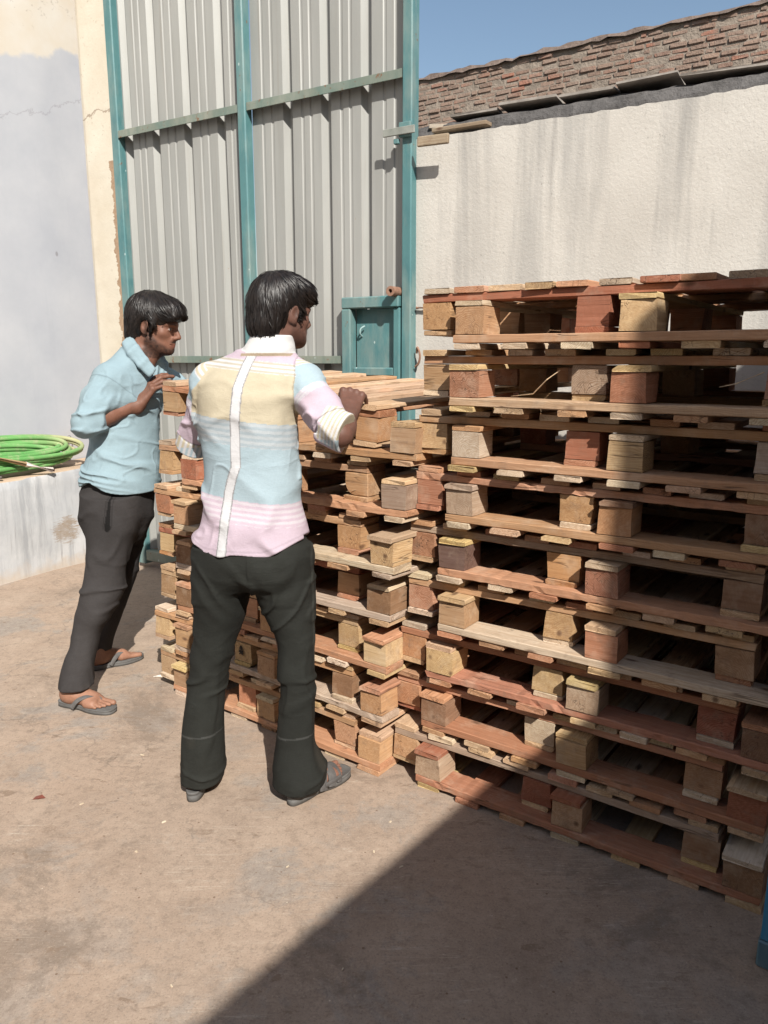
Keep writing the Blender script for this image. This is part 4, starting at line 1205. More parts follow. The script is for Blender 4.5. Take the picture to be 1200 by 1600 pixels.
        for ax in range(3):
            u, w = st[(ax + 1) % 3], st[(ax + 2) % 3]
            x = np.nonzero(sgn[:, 0] != sgn[:, 1 + ax])[0]
            kk = keys[x]
            q = np.stack([kk, kk - u, kk - u - w, kk - w], -1)
            ix = np.searchsorted(keys, q); ix = np.minimum(ix, len(keys) - 1)
            ok = (keys[ix] == q).all(-1)
            ix = ix[ok]; fl = sgn[x[ok], 0]
            ix[~fl] = ix[~fl][:, ::-1]
            quads.append(ix)
        return verts.astype(np.float32), np.concatenate(quads).astype(np.int32)

def np_mesh(name, V, Q, col=None, smooth_iter=1):
    if smooth_iter:
        E = np.concatenate([Q[:, [0, 1]], Q[:, [1, 2]], Q[:, [2, 3]], Q[:, [3, 0]]])
        for lam in [0.5] * smooth_iter:
            acc = np.zeros_like(V); n = np.zeros(len(V), np.float32)
            for c in range(3):
                acc[:, c] = np.bincount(E[:, 0], V[E[:, 1], c], len(V)) + np.bincount(E[:, 1], V[E[:, 0], c], len(V))
            n = np.bincount(E[:, 0], minlength=len(V)) + np.bincount(E[:, 1], minlength=len(V))
            V = V + lam * (acc / np.maximum(n, 1)[:, None] - V)
    me = bpy.data.meshes.new(name)
    me.vertices.add(len(V)); me.vertices.foreach_set('co', V.astype(np.float32).ravel())
    me.loops.add(Q.size); me.loops.foreach_set('vertex_index', Q.ravel())
    me.polygons.add(len(Q)); me.polygons.foreach_set('loop_start', np.arange(0, Q.size, 4, dtype=np.int32))
    me.update(calc_edges=True)
    me.validate()
    me.shade_smooth()
    if col is not None:
        at = me.attributes.new('col', 'FLOAT_COLOR', 'POINT')
        c = np.ones((len(V), 4), np.float32); c[:, :3] = col(V)
        at.data.foreach_set('color', c.ravel())
    return me

def rotz(a): c, s = math.cos(a), math.sin(a); return np.array([[c, -s, 0], [s, c, 0], [0, 0, 1]], np.float32)
def unit(v): v = np.array(v, np.float32); return v / np.linalg.norm(v)
def head_matrix(fwd_xy, pitch=0.0, roll=0.0):
    """columns = local right, forward, up"""
    f = unit((fwd_xy[0], fwd_xy[1], 0)); r = np.array([f[1], -f[0], 0], np.float32); u = np.array([0, 0, 1], np.float32)
    c, s = math.cos(pitch), math.sin(pitch)
    f2, u2 = f * c - u * s, u * c + f * s
    c, s = math.cos(roll), math.sin(roll)
    r3, u3 = r * c - u2 * s, u2 * c + r * s
    return np.stack([r3, f2, u3], 1)

def add_head(F, H, M, sc=1.0):
    g = lambda x, y, z: H + M @ (np.array([x, y, z], np.float32) * sc)
    def ell(c, r, k=0.015, mode='u', R=None): F.ell(g(*c), np.array(r) * sc, M if R is None else M @ R, k, mode)
    def cone(a, b, ra, rb, k=0.012, mode='u'): F.cone(g(*a), g(*b), ra * sc, rb * sc, k, mode)
    ell((0, -0.012, 0.036), (0.075, 0.096, 0.084))
    ell((0, 0.034, -0.022), (0.062, 0.062, 0.088), 0.03)
    ell((0, 0.042, -0.072), (0.050, 0.046, 0.038), 0.03)
    cone((-0.050, 0.010, -0.060), (-0.018, 0.076, -0.092), 0.020, 0.016, 0.025)
    cone((0.050, 0.010, -0.060), (0.018, 0.076, -0.092), 0.020, 0.016, 0.025)
    ell((0, 0.082, -0.094), (0.020, 0.016, 0.017), 0.018)
    for s in (-1, 1):
        ell((0.042 * s, 0.062, -0.024), (0.022, 0.018, 0.018), 0.02)
        cone((0.010 * s, 0.096, 0.018), (0.046 * s, 0.080, 0.018), 0.0085, 0.008, 0.016)
        ell((0.031 * s, 0.102, -0.002), (0.017, 0.013, 0.0125), 0.012, 's')
        ell((0.031 * s, 0.080, -0.002), (0.0125, 0.0125, 0.0125), 0.002)
        cone((0.017 * s, 0.0895, 0.0045), (0.044 * s, 0.084, 0.0040), 0.0030, 0.0030, 0.003)
        cone((0.018 * s, 0.0890, -0.0085), (0.043 * s, 0.0835, -0.0080), 0.0026, 0.0026, 0.003)
        # ear: shell, bowl, lobe
        e = head_matrix((0.35 * s, 0.94), 0.12) if True else None
        ell((0.078 * s, -0.006, -0.008), (0.0085, 0.020, 0.032), 0.006, 'u', e)
        ell((0.087 * s, -0.001, -0.004), (0.0065, 0.011, 0.018), 0.004, 's', e)
        ell((0.077 * s, 0.003, -0.036), (0.0070, 0.009, 0.009), 0.006)
    cone((0, 0.094, 0.010), (0, 0.117, -0.030), 0.0085, 0.0115, 0.014)
    for s in (-1, 1): ell((0.0125 * s, 0.104, -0.037), (0.0085, 0.011, 0.0085), 0.008)
    for s in (-1, 1): ell((0.0065 * s, 0.111, -0.0445), (0.004, 0.005, 0.004), 0.003, 's')
    ell((0, 0.090, -0.058), (0.024, 0.012, 0.020), 0.014)
    cone((-0.020, 0.086, -0.064), (0, 0.0985, -0.0605), 0.0045, 0.0070, 0.006); cone((0.020, 0.086, -0.064), (0, 0.0985, -0.0605), 0.0045, 0.0070, 0.006)
    cone((-0.018, 0.086, -0.068), (0, 0.0965, -0.0735), 0.0045, 0.0078, 0.006); cone((0.018, 0.086, -0.068), (0, 0.0965, -0.0735), 0.0045, 0.0078, 0.006)
    cone((-0.021, 0.094, -0.0665), (0.021, 0.094, -0.0665), 0.0022, 0.0022, 0.003, 's')

def add_hand(F, wrist, kdir, nrm, across, bends, thumb, sc=1.0, spread=0.0):
    """wrist -> knuckles along kdir; nrm = back of the hand; across = index to little finger; bends per finger (3 joint angles)"""
    k, n, a = unit(kdir), unit(nrm), unit(across)
    w = np.array(wrist, np.float32)
    lens = [(0.088, 0.044, 0.027, 0.021), (0.090, 0.049, 0.031, 0.022), (0.085, 0.045, 0.029, 0.021), (0.077, 0.035, 0.022, 0.018)]
    offs = [-0.029, -0.0085, 0.0115, 0.030]
    rad = [0.0095, 0.0098, 0.0092, 0.0082]
    for i in range(4):
        kn = w + k * (lens[i][0] * sc) + a * (offs[i] * sc)
        F.cone(w + a * (offs[i] * 0.55 * sc) + k * 0.012, kn - n * 0.002, 0.0150 * sc, 0.0112 * sc, 0.009)
        F.ball(kn + n * 0.0045, 0.0100 * sc, 0.006)
    F.cone(w - k * 0.02, w + k * 0.03, 0.024 * sc, 0.021 * sc, 0.02)
    tips = []
    for i in range(4):
        p = w + k * (lens[i][0] * sc) + a * (offs[i] * sc)
        ang = 0.0
        r = rad[i] * sc
        for j in range(3):
            ang += bends[i][j]
            dv = k * math.cos(ang) - n * math.sin(ang) + a * (spread * (i - 1.5))
            q = p + dv * (lens[i][1 + j] * sc)
            F.cone(p, q, r, r * 0.90, 0.003)
            if j < 2: F.ball(q, r * 0.98, 0.004)
            p = q; r *= 0.90
        tips.append(p)
    p = w + k * 0.018 * sc - a * 0.024 * sc - n * 0.004
    for (dk, da, dn), L, r0, r1 in zip(thumb, (0.044, 0.034, 0.026), (0.0165, 0.0110, 0.0100), (0.0115, 0.0100, 0.0080)):
        dv = unit(k * dk + a * da + n * dn)
        q = p + dv * L * sc
        F.cone(p, q, r0 * sc, r1 * sc, 0.008)
        p = q
    return tips

def add_foot(F, heel, dirx, side, sc=1.0, z0=0.022):
    """bare foot on a sole; heel = back point on the ground, dirx = pointing direction, side = +1 right foot, -1 left foot"""
    d = unit((dirx[0], dirx[1], 0)); r = np.array([d[1], -d[0], 0], np.float32) * side     # towards the little toe
    u = np.array([0, 0, 1], np.float32)
    g = lambda f, s, z: np.array([heel[0], heel[1], 0], np.float32) + d * (f * sc) + r * (s * sc) + u * (z0 + z * sc)
    F.cone(g(0.032, 0, 0.026), g(0.060, 0, 0.030), 0.030, 0.030, 0.02)
    F.cone(g(0.05, 0.0, 0.055), g(0.16, -0.014, 0.030), 0.033, 0.021, 0.03)
    F.cone(g(0.06, 0.006, 0.032), g(0.175, 0.018, 0.016), 0.028, 0.017, 0.03)
    F.cone(g(0.15, -0.024, 0.017), g(0.180, -0.026, 0.015), 0.019, 0.016, 0.02)
    F.cone(g(0.15, 0.028, 0.014), g(0.170, 0.030, 0.012), 0.016, 0.013, 0.02)
    toes = [(-0.030, 0.190, 0.238, 0.0125, 0.0115), (-0.010, 0.190, 0.232, 0.0088, 0.0082), (0.007, 0.187, 0.222, 0.0082, 0.0077), (0.022, 0.181, 0.210, 0.0078, 0.0072), (0.036, 0.172, 0.196, 0.0074, 0.0068)]
    for s, a, b, ra, rb in toes: F.cone(g(a, s * 0.95, 0.012), g(b, s, 0.008), ra, rb, 0.004)
    F.cone(g(0.055, 0, 0.05), g(0.058, 0, 0.12), 0.033, 0.027, 0.03)
    for s in (-1, 1): F.ball(g(0.055, s * 0.027, 0.078), 0.013, 0.012)
    return g

def sole_outline(n=40, sc=1.0):
    pts = []
    L = 0.262 * sc
    for i in range(n):
        t = 2 * math.pi * i / n
        f = 0.5 - 0.5 * math.cos(t)               # 0 heel .. 1 toe
        wd = 0.033 + 0.016 * (1 / (1 + math.exp(-(f - 0.52) * 12))) - 0.006 * math.exp(-((f - 0.42) / 0.13) ** 2)
        sh = math.copysign(abs(math.sin(t)) ** 0.62, math.sin(t))
        cx = -0.006 * math.sin(f * 3.1) + (0.006 if f > 0.6 else 0) * (f - 0.6)
        pts.append((f * L - 0.012, cx + sh * wd * sc))
    return pts

def build_sole(bm, heel, dirx, side, th0, th1, sc=1.0, rim=0.0):
    d = unit((dirx[0], dirx[1], 0)); r = np.array([d[1], -d[0], 0]) * side
    P = sole_outline(44, sc)
    rings = []
    levels = [(0.002, 0.97), (0.005, 1.0), (0.55, 0.985), (0.62, 0.965), (0.68, 0.985), (0.96, 1.0), (1.0, 0.975)]
    for lv, s in levels:
        ring = []
        for f, q in P:
            th = th0 + (th1 - th0) * min(1, max(0, f / (0.25 * sc)))
            cx = 0.12 * sc
            p = np.array([heel[0], heel[1], 0]) + d * (cx + (f - cx) * s) + r * (q * s)
            z = (lv if lv > 0.01 else 0) * th + (0.0005 if lv < 0.01 else 0) + rim * (1 if lv == 0.96 else 0)
            ring.append(bm.verts.new((p[0], p[1], z)))
        rings.append(ring)
    m = len(P)
    for a, b in zip(rings[:-1], rings[1:]):
        for k in range(m): bm.faces.new((a[k], a[(k + 1) % m], b[(k + 1) % m], b[k]))
    bm.faces.new(rings[0][::-1]); bm.faces.new(rings[-1])

def strap_over(bm, g, pts, wide, thick):
    """strap through foot-local points (f, s, z) with outward normals taken from the foot centre line"""
    P = smooth_path([Vector([float(q) for q in g(*p)]) for p in pts], 6)
    ups = []
    for p in P:
        c = Vector([float(q) for q in g(0, 0, 0)])
        d = Vector([float(q) for q in (g(1, 0, 0) - g(0, 0, 0))]); d.normalize()
        cc = c + d * (p - c).dot(d) + Vector((0, 0, 0.005))
        ups.append((p - cc).normalized())
    bm_tube(bm, P, 1.0, 10, flat=(wide, thick), ups=ups)

def field_grad(F, P, e=0.002):
    g = np.zeros_like(P)
    for c in range(3):
        o = np.zeros(3, np.float32); o[c] = e
        g[:, c] = (F.eval((P + o)[:, None, :])[:, 0] - F.eval((P - o)[:, None, :])[:, 0]) / (2 * e)
    return g / np.maximum(np.linalg.norm(g, axis=1), 1e-6)[:, None]

def add_strands(me_name, F, V, H, M, flow, count, length, seed, lift=0.002):
    """tapered locks laid along the hair surface, returned as vertex / face arrays"""
    r = np.random.default_rng(seed)
    Vq = (V - H) @ M
    V = V[~((Vq[:, 2] < 0.040) & (Vq[:, 1] > 0.030)) & (Vq[:, 2] > -0.085)]
    P = V[r.integers(0, len(V), count)].copy()
    L = length * r.uniform(0.55, 1.25, count).astype(np.float32)
    steps = 6
    path = [P]
    lf = (r.uniform(0.4, 1.5, count) + 2.0 * (r.random(count) > 0.95)).astype(np.float32)
    jit = r.normal(0, 0.05, (count, 3)).astype(np.float32)
    for s in range(steps):
        n = field_grad(F, P)
        q = (P - H) @ M
        fl = flow(q); fl = fl / np.maximum(np.linalg.norm(fl, axis=1), 1e-6)[:, None]
        d = fl @ M.T + jit * 1.6
        d = d - n * (d * n).sum(1)[:, None]
        d /= np.maximum(np.linalg.norm(d, axis=1), 1e-6)[:, None]
        P = P + d * (L / steps)[:, None]
        n = field_grad(F, P)
        dist = F.eval(P[:, None, :])[:, 0]
        P = P + n * (lift * lf * (0.5 + 1.0 * s / steps) - np.maximum(dist, -0.004))[:, None] * np.where(dist > 0.004, 0.35, 1.0)[:, None]
        path.append(P)
    path = np.stack(path, 1)                       # count, steps+1, 3
    T = np.gradient(path, axis=1); T /= np.maximum(np.linalg.norm(T, axis=2), 1e-6)[..., None]
    n = field_grad(F, path.reshape(-1, 3)).reshape(path.shape)
    A = np.cross(T, n); A /= np.maximum(np.linalg.norm(A, axis=2), 1e-6)[..., None]
    t = np.linspace(0, 1, steps + 1)[None, :, None]
    w = (r.uniform(0.0011, 0.0027, (count, 1, 1)) * (np.sin(np.pi * np.clip(t * 0.85 + 0.15, 0, 1)) ** 0.7 + 0.02)).astype(np.float32)
    up = n * w * 0.7
    a, b, c = path + A * w, path + up, path - A * w
    W = np.stack([a, b, c], 2).reshape(-1, 3)      # count*(steps+1)*3
    base = (np.arange(count)[:, None] * (steps + 1) + np.arange(steps)[None]) * 3
    base = base.reshape(-1)
    Q = np.concatenate([np.stack([base + 0, base + 1, base + 4, base + 3], 1), np.stack([base + 1, base + 2, base + 5, base + 4], 1)])
    return W.astype(np.float32), Q.astype(np.int32)

def ridge(P, sx, sy, sz, seed):
    n = vnoise(P * vec(sx, sy, sz) + seed)
    return 1 - 2 * np.abs(n)

def crease(P, sx, sy, sz, seed, w=0.16):
    n = vnoise(P * vec(sx, sy, sz) + seed)
    return np.exp(-(n / w) ** 2)

def smoothstep(a, b, x):
    t = np.clip((x - a) / (b - a), 0, 1); return t * t * (3 - 2 * t)

def lerp3(a, b, t): return np.array(a, np.float32) * (1 - t)[:, None] + np.array(b, np.float32) * t[:, None]
# ------------------------------------------------------------------ the two men
_c, _s = math.cos(math.radians(PITCH)), math.sin(math.radians(PITCH))
def at(x, y, Y):
    """world point at depth Y that was measured at x, y in the photograph"""
    u, v = (x - 600) / 1200.0, (800 - y) / 1200.0
    d = np.array([u, _c + v * _s, -_s + v * _c])
    p = d * (Y / d[1]); p[2] += CAM_H
    return p.astype(np.float32)

def leg_rows(tab, Yf, deep=1.05, yaw=0.0):
    rows = []
    for y, xl, xr in tab:
        Y = Yf(y)
        a, b = at(xl, y, Y), at(xr, y, Y)
        c = (a + b) / 2
        hw = (b[0] - a[0]) / 2
        rows.append((float(c[2]), float(c[0]), float(c[1]), float(hw), float(hw * deep), yaw))
    rows.sort(key=lambda r: r[0])
    return rows

SKIN = mat_attr('skin', 0.56, spec=0.3, noise=0.35, scale=55.0, sss=0.06)
CLOTH = mat_attr('woven_cotton', 0.88, weave=0.14, spec=0.15, noise=0.14)
PANTS = mat_attr('trouser_cloth', 0.9, weave=0.3, spec=0.15, noise=0.3)

def mat_hair():
    k = NT('black_hair')
    v = k.coord()
    n1 = k.noise(v, 60.0, 3, 0.6)
    c = k.mix(k.ramp(n1, [(0.3, 0.0), (0.7, 1.0)]), (0.006, 0.005, 0.005), (0.017, 0.012, 0.010))
    return k.fin(c, k.math('MULTIPLY_ADD', n1, 0.15, 0.34), None, spec=0.38)
HAIR = mat_hair()
RUBBER = mat_plain('grey_rubber', (0.120, 0.117, 0.112), (0.080, 0.077, 0.074), 0.75, 25.0, 0.3)
STRAP = mat_plain('grey_strap', (0.105, 0.100, 0.097), (0.066, 0.062, 0.060), 0.7, 40.0, 0.3)

def face_colour(V, H, M, base, beard, sc):
    q = (V - H) @ M / sc
    n = vnoise(V * 30)[:, None]
    c = np.array(base, np.float32)[None] * (1 + 0.10 * n)
    hd = (np.abs(q) < 0.15).all(1) & (q[:, 2] > -0.135)
    def put(c, m, col): return c * (1 - m[:, None]) + np.array(col, np.float32) * m[:, None]
    ax = np.abs(q[:, 0])
    front = hd & (q[:, 1] > 0.0)
    jl = np.interp(q[:, 1], [-0.02, 0.008, 0.022, 0.04, 0.06, 0.075, 0.09, 0.11], [0.03, 0.012, -0.028, -0.052, -0.064, -0.073, -0.079, -0.082])
    bm_ = smoothstep(jl + 0.010, jl - 0.012, q[:, 2]) * smoothstep(-0.012, 0.004, q[:, 1]) * hd
    bm_ = bm_ * (0.72 + 0.28 * vnoise(V * 160))
    c = put(c, np.clip(bm_ * beard, 0, 1), (0.018, 0.012, 0.010))
    mst = np.exp(-((ax / 0.024) ** 4 + ((q[:, 2] + 0.0535) / 0.0055) ** 2)) * front * (q[:, 1] > 0.08)
    c = put(c, np.clip(mst * beard * 1.2, 0, 0.95), (0.014, 0.010, 0.009))
    lips = np.exp(-((ax / 0.022) ** 4 + ((q[:, 2] + 0.068) / 0.0085) ** 4)) * front * (q[:, 1] > 0.085)
    c = put(c, lips * 0.7, (base[0] * 0.85, base[1] * 0.62, base[2] * 0.68))
    brow = np.exp(-(((ax - 0.030) / 0.021) ** 4 + ((q[:, 2] - 0.0185 - 0.003 * np.sin(ax * 60)) / 0.0048) ** 2)) * front * (q[:, 1] > 0.07)
    c = put(c, brow * 0.80, (0.014, 0.010, 0.010))
    eye = (((ax - 0.031) / 0.0125) ** 2 + ((q[:, 2] + 0.002) / 0.0052) ** 2 < 1) & front & (q[:, 1] > 0.082)
    c[eye] = (0.34, 0.29, 0.27)
    iris = (((ax - 0.031) / 0.0055) ** 2 + ((q[:, 2] + 0.002) / 0.0055) ** 2 < 1) & front & (q[:, 1] > 0.082)
    c[iris] = (0.012, 0.008, 0.006)
    lid = (np.abs(q[:, 2] - 0.0042) < 0.0018) & (np.abs(ax - 0.031) < 0.016) & front & (q[:, 1] > 0.078)
    c[lid] *= 0.6
    return c

def hair_field(H, M, sc, style):
    F = Field()
    g = lambda x, y, z: H + M @ (np.array([x, y, z], np.float32) * sc)
    def ell(c, r, k=0.02, mode='u'): F.ell(g(*c), np.array(r) * sc, M, k, mode)
    if style == 'near':
        ell((0, -0.014, 0.043), (0.084, 0.102, 0.090))
        ell((0, -0.060, -0.010), (0.073, 0.058, 0.085), 0.03)
        ell((0, -0.070, -0.060), (0.056, 0.040, 0.040), 0.03)
        ell((0.006, 0.052, 0.078), (0.072, 0.050, 0.036), 0.03)
        ell((0.018, 0.078, 0.058), (0.048, 0.016, 0.024), 0.02)
        for s in (-1, 1): ell((0.069 * s, 0.026, 0.014), (0.009, 0.013, 0.032), 0.012)
    else:
        ell((0, -0.016, 0.044), (0.092, 0.110, 0.098))
        ell((0, -0.064, -0.010), (0.074, 0.056, 0.085), 0.03)
        ell((0, -0.070, -0.062), (0.052, 0.036, 0.036), 0.03)
        ell((0.0, 0.066, 0.076), (0.078, 0.056, 0.046), 0.03)
        ell((0.010, 0.102, 0.046), (0.056, 0.026, 0.036), 0.02)
        ell((0.026, 0.108, 0.018), (0.036, 0.016, 0.030), 0.015)
        for s in (-1, 1): ell((0.073 * s, 0.026, 0.010), (0.012, 0.017, 0.036), 0.012)
    # open the face, the ears and the nape
    fz = 0.052 if style == 'near' else 0.035
    ell((0, 0.098, -0.052), (0.078, 0.060, 0.092 if style == 'near' else 0.080), 0.006, 's')
    for s in (-1, 1):
        ell((0.098 * s, 0.002, -0.028), (0.034, 0.036, 0.056), 0.008, 's')
        ell((0.075 * s, 0.052, -0.050), (0.040, 0.036, 0.056), 0.008, 's')
    nz = -0.100 if style == 'near' else -0.095
    def cut(P):
        q = (P - H) @ M / sc
        return (nz + 0.9 * np.maximum(q[..., 1] + 0.045, 0)) - q[..., 2]
    F.cut(cut, 0.006)
    def disp(P):
        q = (P - H) @ M / sc
        a = np.arctan2(q[..., 0], -(q[..., 1] + 0.03))
        w = np.stack([a * 9 + q[..., 2] * 10, q[..., 2] * 14, q[..., 1] * 12], -1)
        w2 = np.stack([a * 30 + q[..., 2] * 25, q[..., 2] * 25, q[..., 1] * 20], -1)
        return -0.0022 * vnoise(w) - 0.0012 * vnoise(w2 + 9)
    F.disp(disp)
    return F

def build_hair(root, H, M, sc, style, seed):
    F = hair_field(H, M, sc, style)
    V, Q = F.mesh(H - 0.2, H + 0.2, 0.0032)
    def flow(q):
        top = np.array([0.0, -0.055, 0.12], np.float32)
        r = q - top
        d = r.copy()
        d[:, 2] = -0.35 * np.abs(d[:, 2]) - 0.05
        fr = (smoothstep(0.0, 0.08, q[:, 1]) * smoothstep(0.045, 0.075, q[:, 2]))[:, None]
        d = d * (1 - 0.5 * fr) + fr * np.array([0.03, 0.06, -0.07], np.float32)
        return d.astype(np.float32)
    W, S = add_strands('hair', F, V, H, M, flow, 6500, 0.075 if style == 'near' else 0.080, seed)
    me = np_mesh('hair', np.concatenate([V, W]), np.concatenate([Q, S + len(V)]), None, 0)
    me.materials.append(HAIR)
    return link('hair', me, None, root)

def seg_t(P, a, b):
    ab = b - a
    return ((P - a) @ ab) / float(ab @ ab)

# ---------- near man, seen from behind
def build_near():
    root = empty('person', (-0.44, 2.38, 0), 0, 'man seen from behind in a pastel striped shirt and flared black trousers', 'person')
    off = np.array([-0.44, 2.38, 0], np.float32)
    yaw = -0.347
    fwd = np.array([0.34, 0.94, 0], np.float32); rgt = np.array([0.94, -0.34, 0], np.float32)
    sc = 0.885
    H = at(440, 487, 2.42); M = head_matrix((0.73, 0.68), 0.10, 0.03)
    nb = np.array([-0.352, 2.395, 1.455], np.float32)
    SRr, ERr, WRr = at(474, 598, 2.37), at(531, 679, 2.27), at(545, 645, 2.47)
    SLl, ELl, WLl = at(330, 596, 2.43), at(302, 694, 2.53), np.array([-0.50, 2.75, 1.175], np.float32)
    hipL, hipR = at(350, 880, 2.38), at(440, 880, 2.36)
    knL, knR = at(328, 1045, 2.38), at(465, 1045, 2.38)
    heelL, dL = (-0.637, 2.322), (-0.10, 1.0)
    heelR, dR = (-0.306, 2.300), (0.655, 0.755)
    B = Field()
    add_head(B, H, M, sc)
    B.cone(H + M @ vec(0, -0.025, -0.05), nb, 0.052, 0.060, 0.03)
    trows = [(0.80, -0.415, 2.375, 0.15, 0.10), (0.95, -0.412, 2.38, 0.145, 0.10), (1.10, -0.415, 2.385, 0.13, 0.095), (1.28, -0.405, 2.395, 0.135, 0.095), (1.38, -0.39, 2.40, 0.125, 0.08), (1.44, -0.365, 2.40, 0.07, 0.06)]
    B.loft(trows, yaw, 0.03)
    B.cone(nb, SRr, 0.045, 0.045, 0.03); B.cone(nb, SLl, 0.045, 0.045, 0.03)
    B.cone(SRr, ERr, 0.044, 0.035, 0.02); B.cone(ERr, WRr, 0.0365, 0.0265, 0.015)
    B.cone(ERr + (WRr - ERr) * 0.25, ERr + (WRr - ERr) * 0.45, 0.042, 0.037, 0.02)
    B.cone(SLl, ELl, 0.046, 0.039, 0.02); B.cone(ELl, WLl, 0.040, 0.026, 0.015)
    kd = unit((0.10, 0.74, 0.66)); nr = unit(np.array([0.05, -0.66, 0.75])); nr = unit(nr - kd * (nr @ kd))
    add_hand(B, WRr, kd, nr, np.cross(kd, nr), [(1.00, 0.40, 0.25), (1.00, 0.40, 0.30), (0.95, 0.45, 0.30), (0.85, 0.45, 0.30)], [(0.5, -0.75, -0.35), (0.85, -0.25, -0.45), (0.95, 0.0, -0.4)], 1.08, 0.12)
    kd2 = unit((0.25, 0.95, 0.1)); nr2 = unit((0.0, -0.1, 1.0)); nr2 = unit(nr2 - kd2 * (nr2 @ kd2))
    add_hand(B, WLl, kd2, nr2, -np.cross(kd2, nr2), [(0.5, 0.5, 0.4)] * 4, [(0.6, -0.6, -0.3), (0.9, -0.2, -0.3), (0.9, 0.0, -0.3)], 1.0)
    for hp, kn, (hx, hy), d, side in ((hipL, knL, heelL, dL, -1), (hipR, knR, heelR, dR, 1)):
        dd = unit((*d, 0))
        ank = np.array([hx, hy, 0.12], np.float32) + dd * 0.052
        B.cone(hp, kn, 0.072, 0.050, 0.02); B.cone(kn, ank, 0.048, 0.034, 0.02)
    gL = add_foot(B, heelL, dL, -1, 1.0, 0.027); gR = add_foot(B, heelR, dR, 1, 1.0, 0.027)
    V, Q = B.mesh((-0.90, 2.0, -0.01), (0.15, 3.0, 1.80), 0.0034)
    def col(V):
        c = face_colour(V, H, M, (0.128, 0.062, 0.045), 0.45, sc)
        low = V[:, 2] < 0.14
        c[low] = np.array([0.20, 0.100, 0.070]) * (1 + 0.1 * vnoise(V[low] * 40))[:, None]
        return c
    me = np_mesh('body', V - off, Q, lambda X: col(X + off)); me.materials.append(SKIN)
    link('body', me, None, root)
    build_hair_off(root, H, M, sc, 'near', 5, off)

    # trousers: flared, wrinkled behind the knee, hems resting on the sandals
    T_ = Field()
    left = [(850, 306, 396), (880, 304, 395), (935, 305, 387), (992, 304.6, 371), (1021, 300, 363), (1050, 296, 358), (1079, 291, 354), (1107, 288, 352), (1165, 285, 351), (1208, 285, 350), (1230, 286, 347), (1243, 289, 342)]
    right = [(850, 396, 487), (880, 397, 490), (935, 403, 492), (964, 414, 493), (992, 429, 494), (1021, 435, 494), (1050, 436, 494), (1079, 436, 495), (1107, 435, 495), (1136, 432, 494), (1165, 430, 495), (1185, 429, 503), (1205, 428, 511), (1222, 427, 508), (1234, 427, 500)]
    T_.loft(leg_rows(left, lambda y: 2.385 - 0.01 * (y - 850) / 390, 1.12, yaw), k=0.02)
    T_.loft(leg_rows(right, lambda y: 2.365 + 0.0 * y, 1.12, -0.2), k=0.02)
    T_.loft([(0.735, -0.416, 2.375, 0.11, 0.09), (0.775, -0.415, 2.375, 0.170, 0.118), (0.82, -0.414, 2.375, 0.186, 0.130), (0.90, -0.412, 2.378, 0.176, 0.125), (0.97, -0.412, 2.38, 0.160, 0.115)], yaw, 0.035)
    # seat
    T_.ell(np.array([-0.46, 2.315, 0.83]), (0.075, 0.06, 0.085), None, 0.05); T_.ell(np.array([-0.365, 2.285, 0.83]), (0.075, 0.06, 0.085), None, 0.05)
    def tdisp(P):
        z = P[..., 2]
        knee = np.exp(-((z - 0.44) / 0.10) ** 2) + 0.5 * np.exp(-((z - 0.72) / 0.10) ** 2)
        hemw = np.exp(-((z - 0.06) / 0.07) ** 2)
        big = vnoise(P * vec(7, 7, 3.2) + 3)
        Pw = P + 0.025 * vnoise(P * 9 + 40)[..., None]
        wr = crease(Pw, 6, 6, 20, 11, 0.2) * knee
        diag = np.stack([Pw[..., 0] * 6 + z * 8, P[..., 1] * 6, z * 10 - Pw[..., 0] * 13 * np.sign(P[..., 0] + 0.415)], -1)
        dg = np.exp(-(vnoise(diag + 5) / 0.2) ** 2) * np.exp(-((z - 0.69) / 0.15) ** 2)
        vert = crease(Pw, 11, 11, 2.2, 8, 0.18) * smoothstep(0.62, 0.40, z)
        return -0.0060 * big - 0.0085 * wr - 0.0075 * dg - 0.006 * hemw * crease(Pw, 9, 9, 16, 2, 0.2) - 0.0045 * vert + 0.004
    T_.disp(tdisp)
    T_.cut(lambda P: (0.047 + 0.035 * smoothstep(2.33, 2.44, P[..., 1])) - P[..., 2], 0.003)
    V, Q = T_.mesh((-0.75, 2.1, 0.0), (-0.1, 2.65, 1.02), 0.0036)
    def tcol(V):
        c = np.tile(np.array([0.0205, 0.0215, 0.0190], np.float32), (len(V), 1))
        n = vnoise(V * vec(6, 6, 3))[:, None]
        c = c * (1 + 0.25 * n)
        dust = np.clip(vnoise(V * 14 + 4) * 1.3 - 0.35, 0, 1) * smoothstep(0.5, 0.05, V[:, 2]) * 0.30
        c = c + dust[:, None] * np.array([0.10, 0.085, 0.065])
        side = (np.abs(V[:, 0] - (at(490, 900, 2.36)[0] - 0.002 + 0 * V[:, 2])) < 0.0025) & (V[:, 2] > 0.45)
        c[side] *= 1.7
        for cx in (-0.615, -0.305):
            ln = (np.abs(V[:, 2] - (0.232 + 0.05 * (V[:, 0] - cx))) < 0.0028) & (np.abs(V[:, 0] - cx) < 0.09) & (V[:, 1] < 2.40)
            c[ln] = c[ln] * 1.0 + 0.028
        return c
    me = np_mesh('trousers', V - off, Q, lambda X: tcol(X + off)); me.materials.append(PANTS)
    link('trousers', me, None, root)

    # shirt
    S = Field()
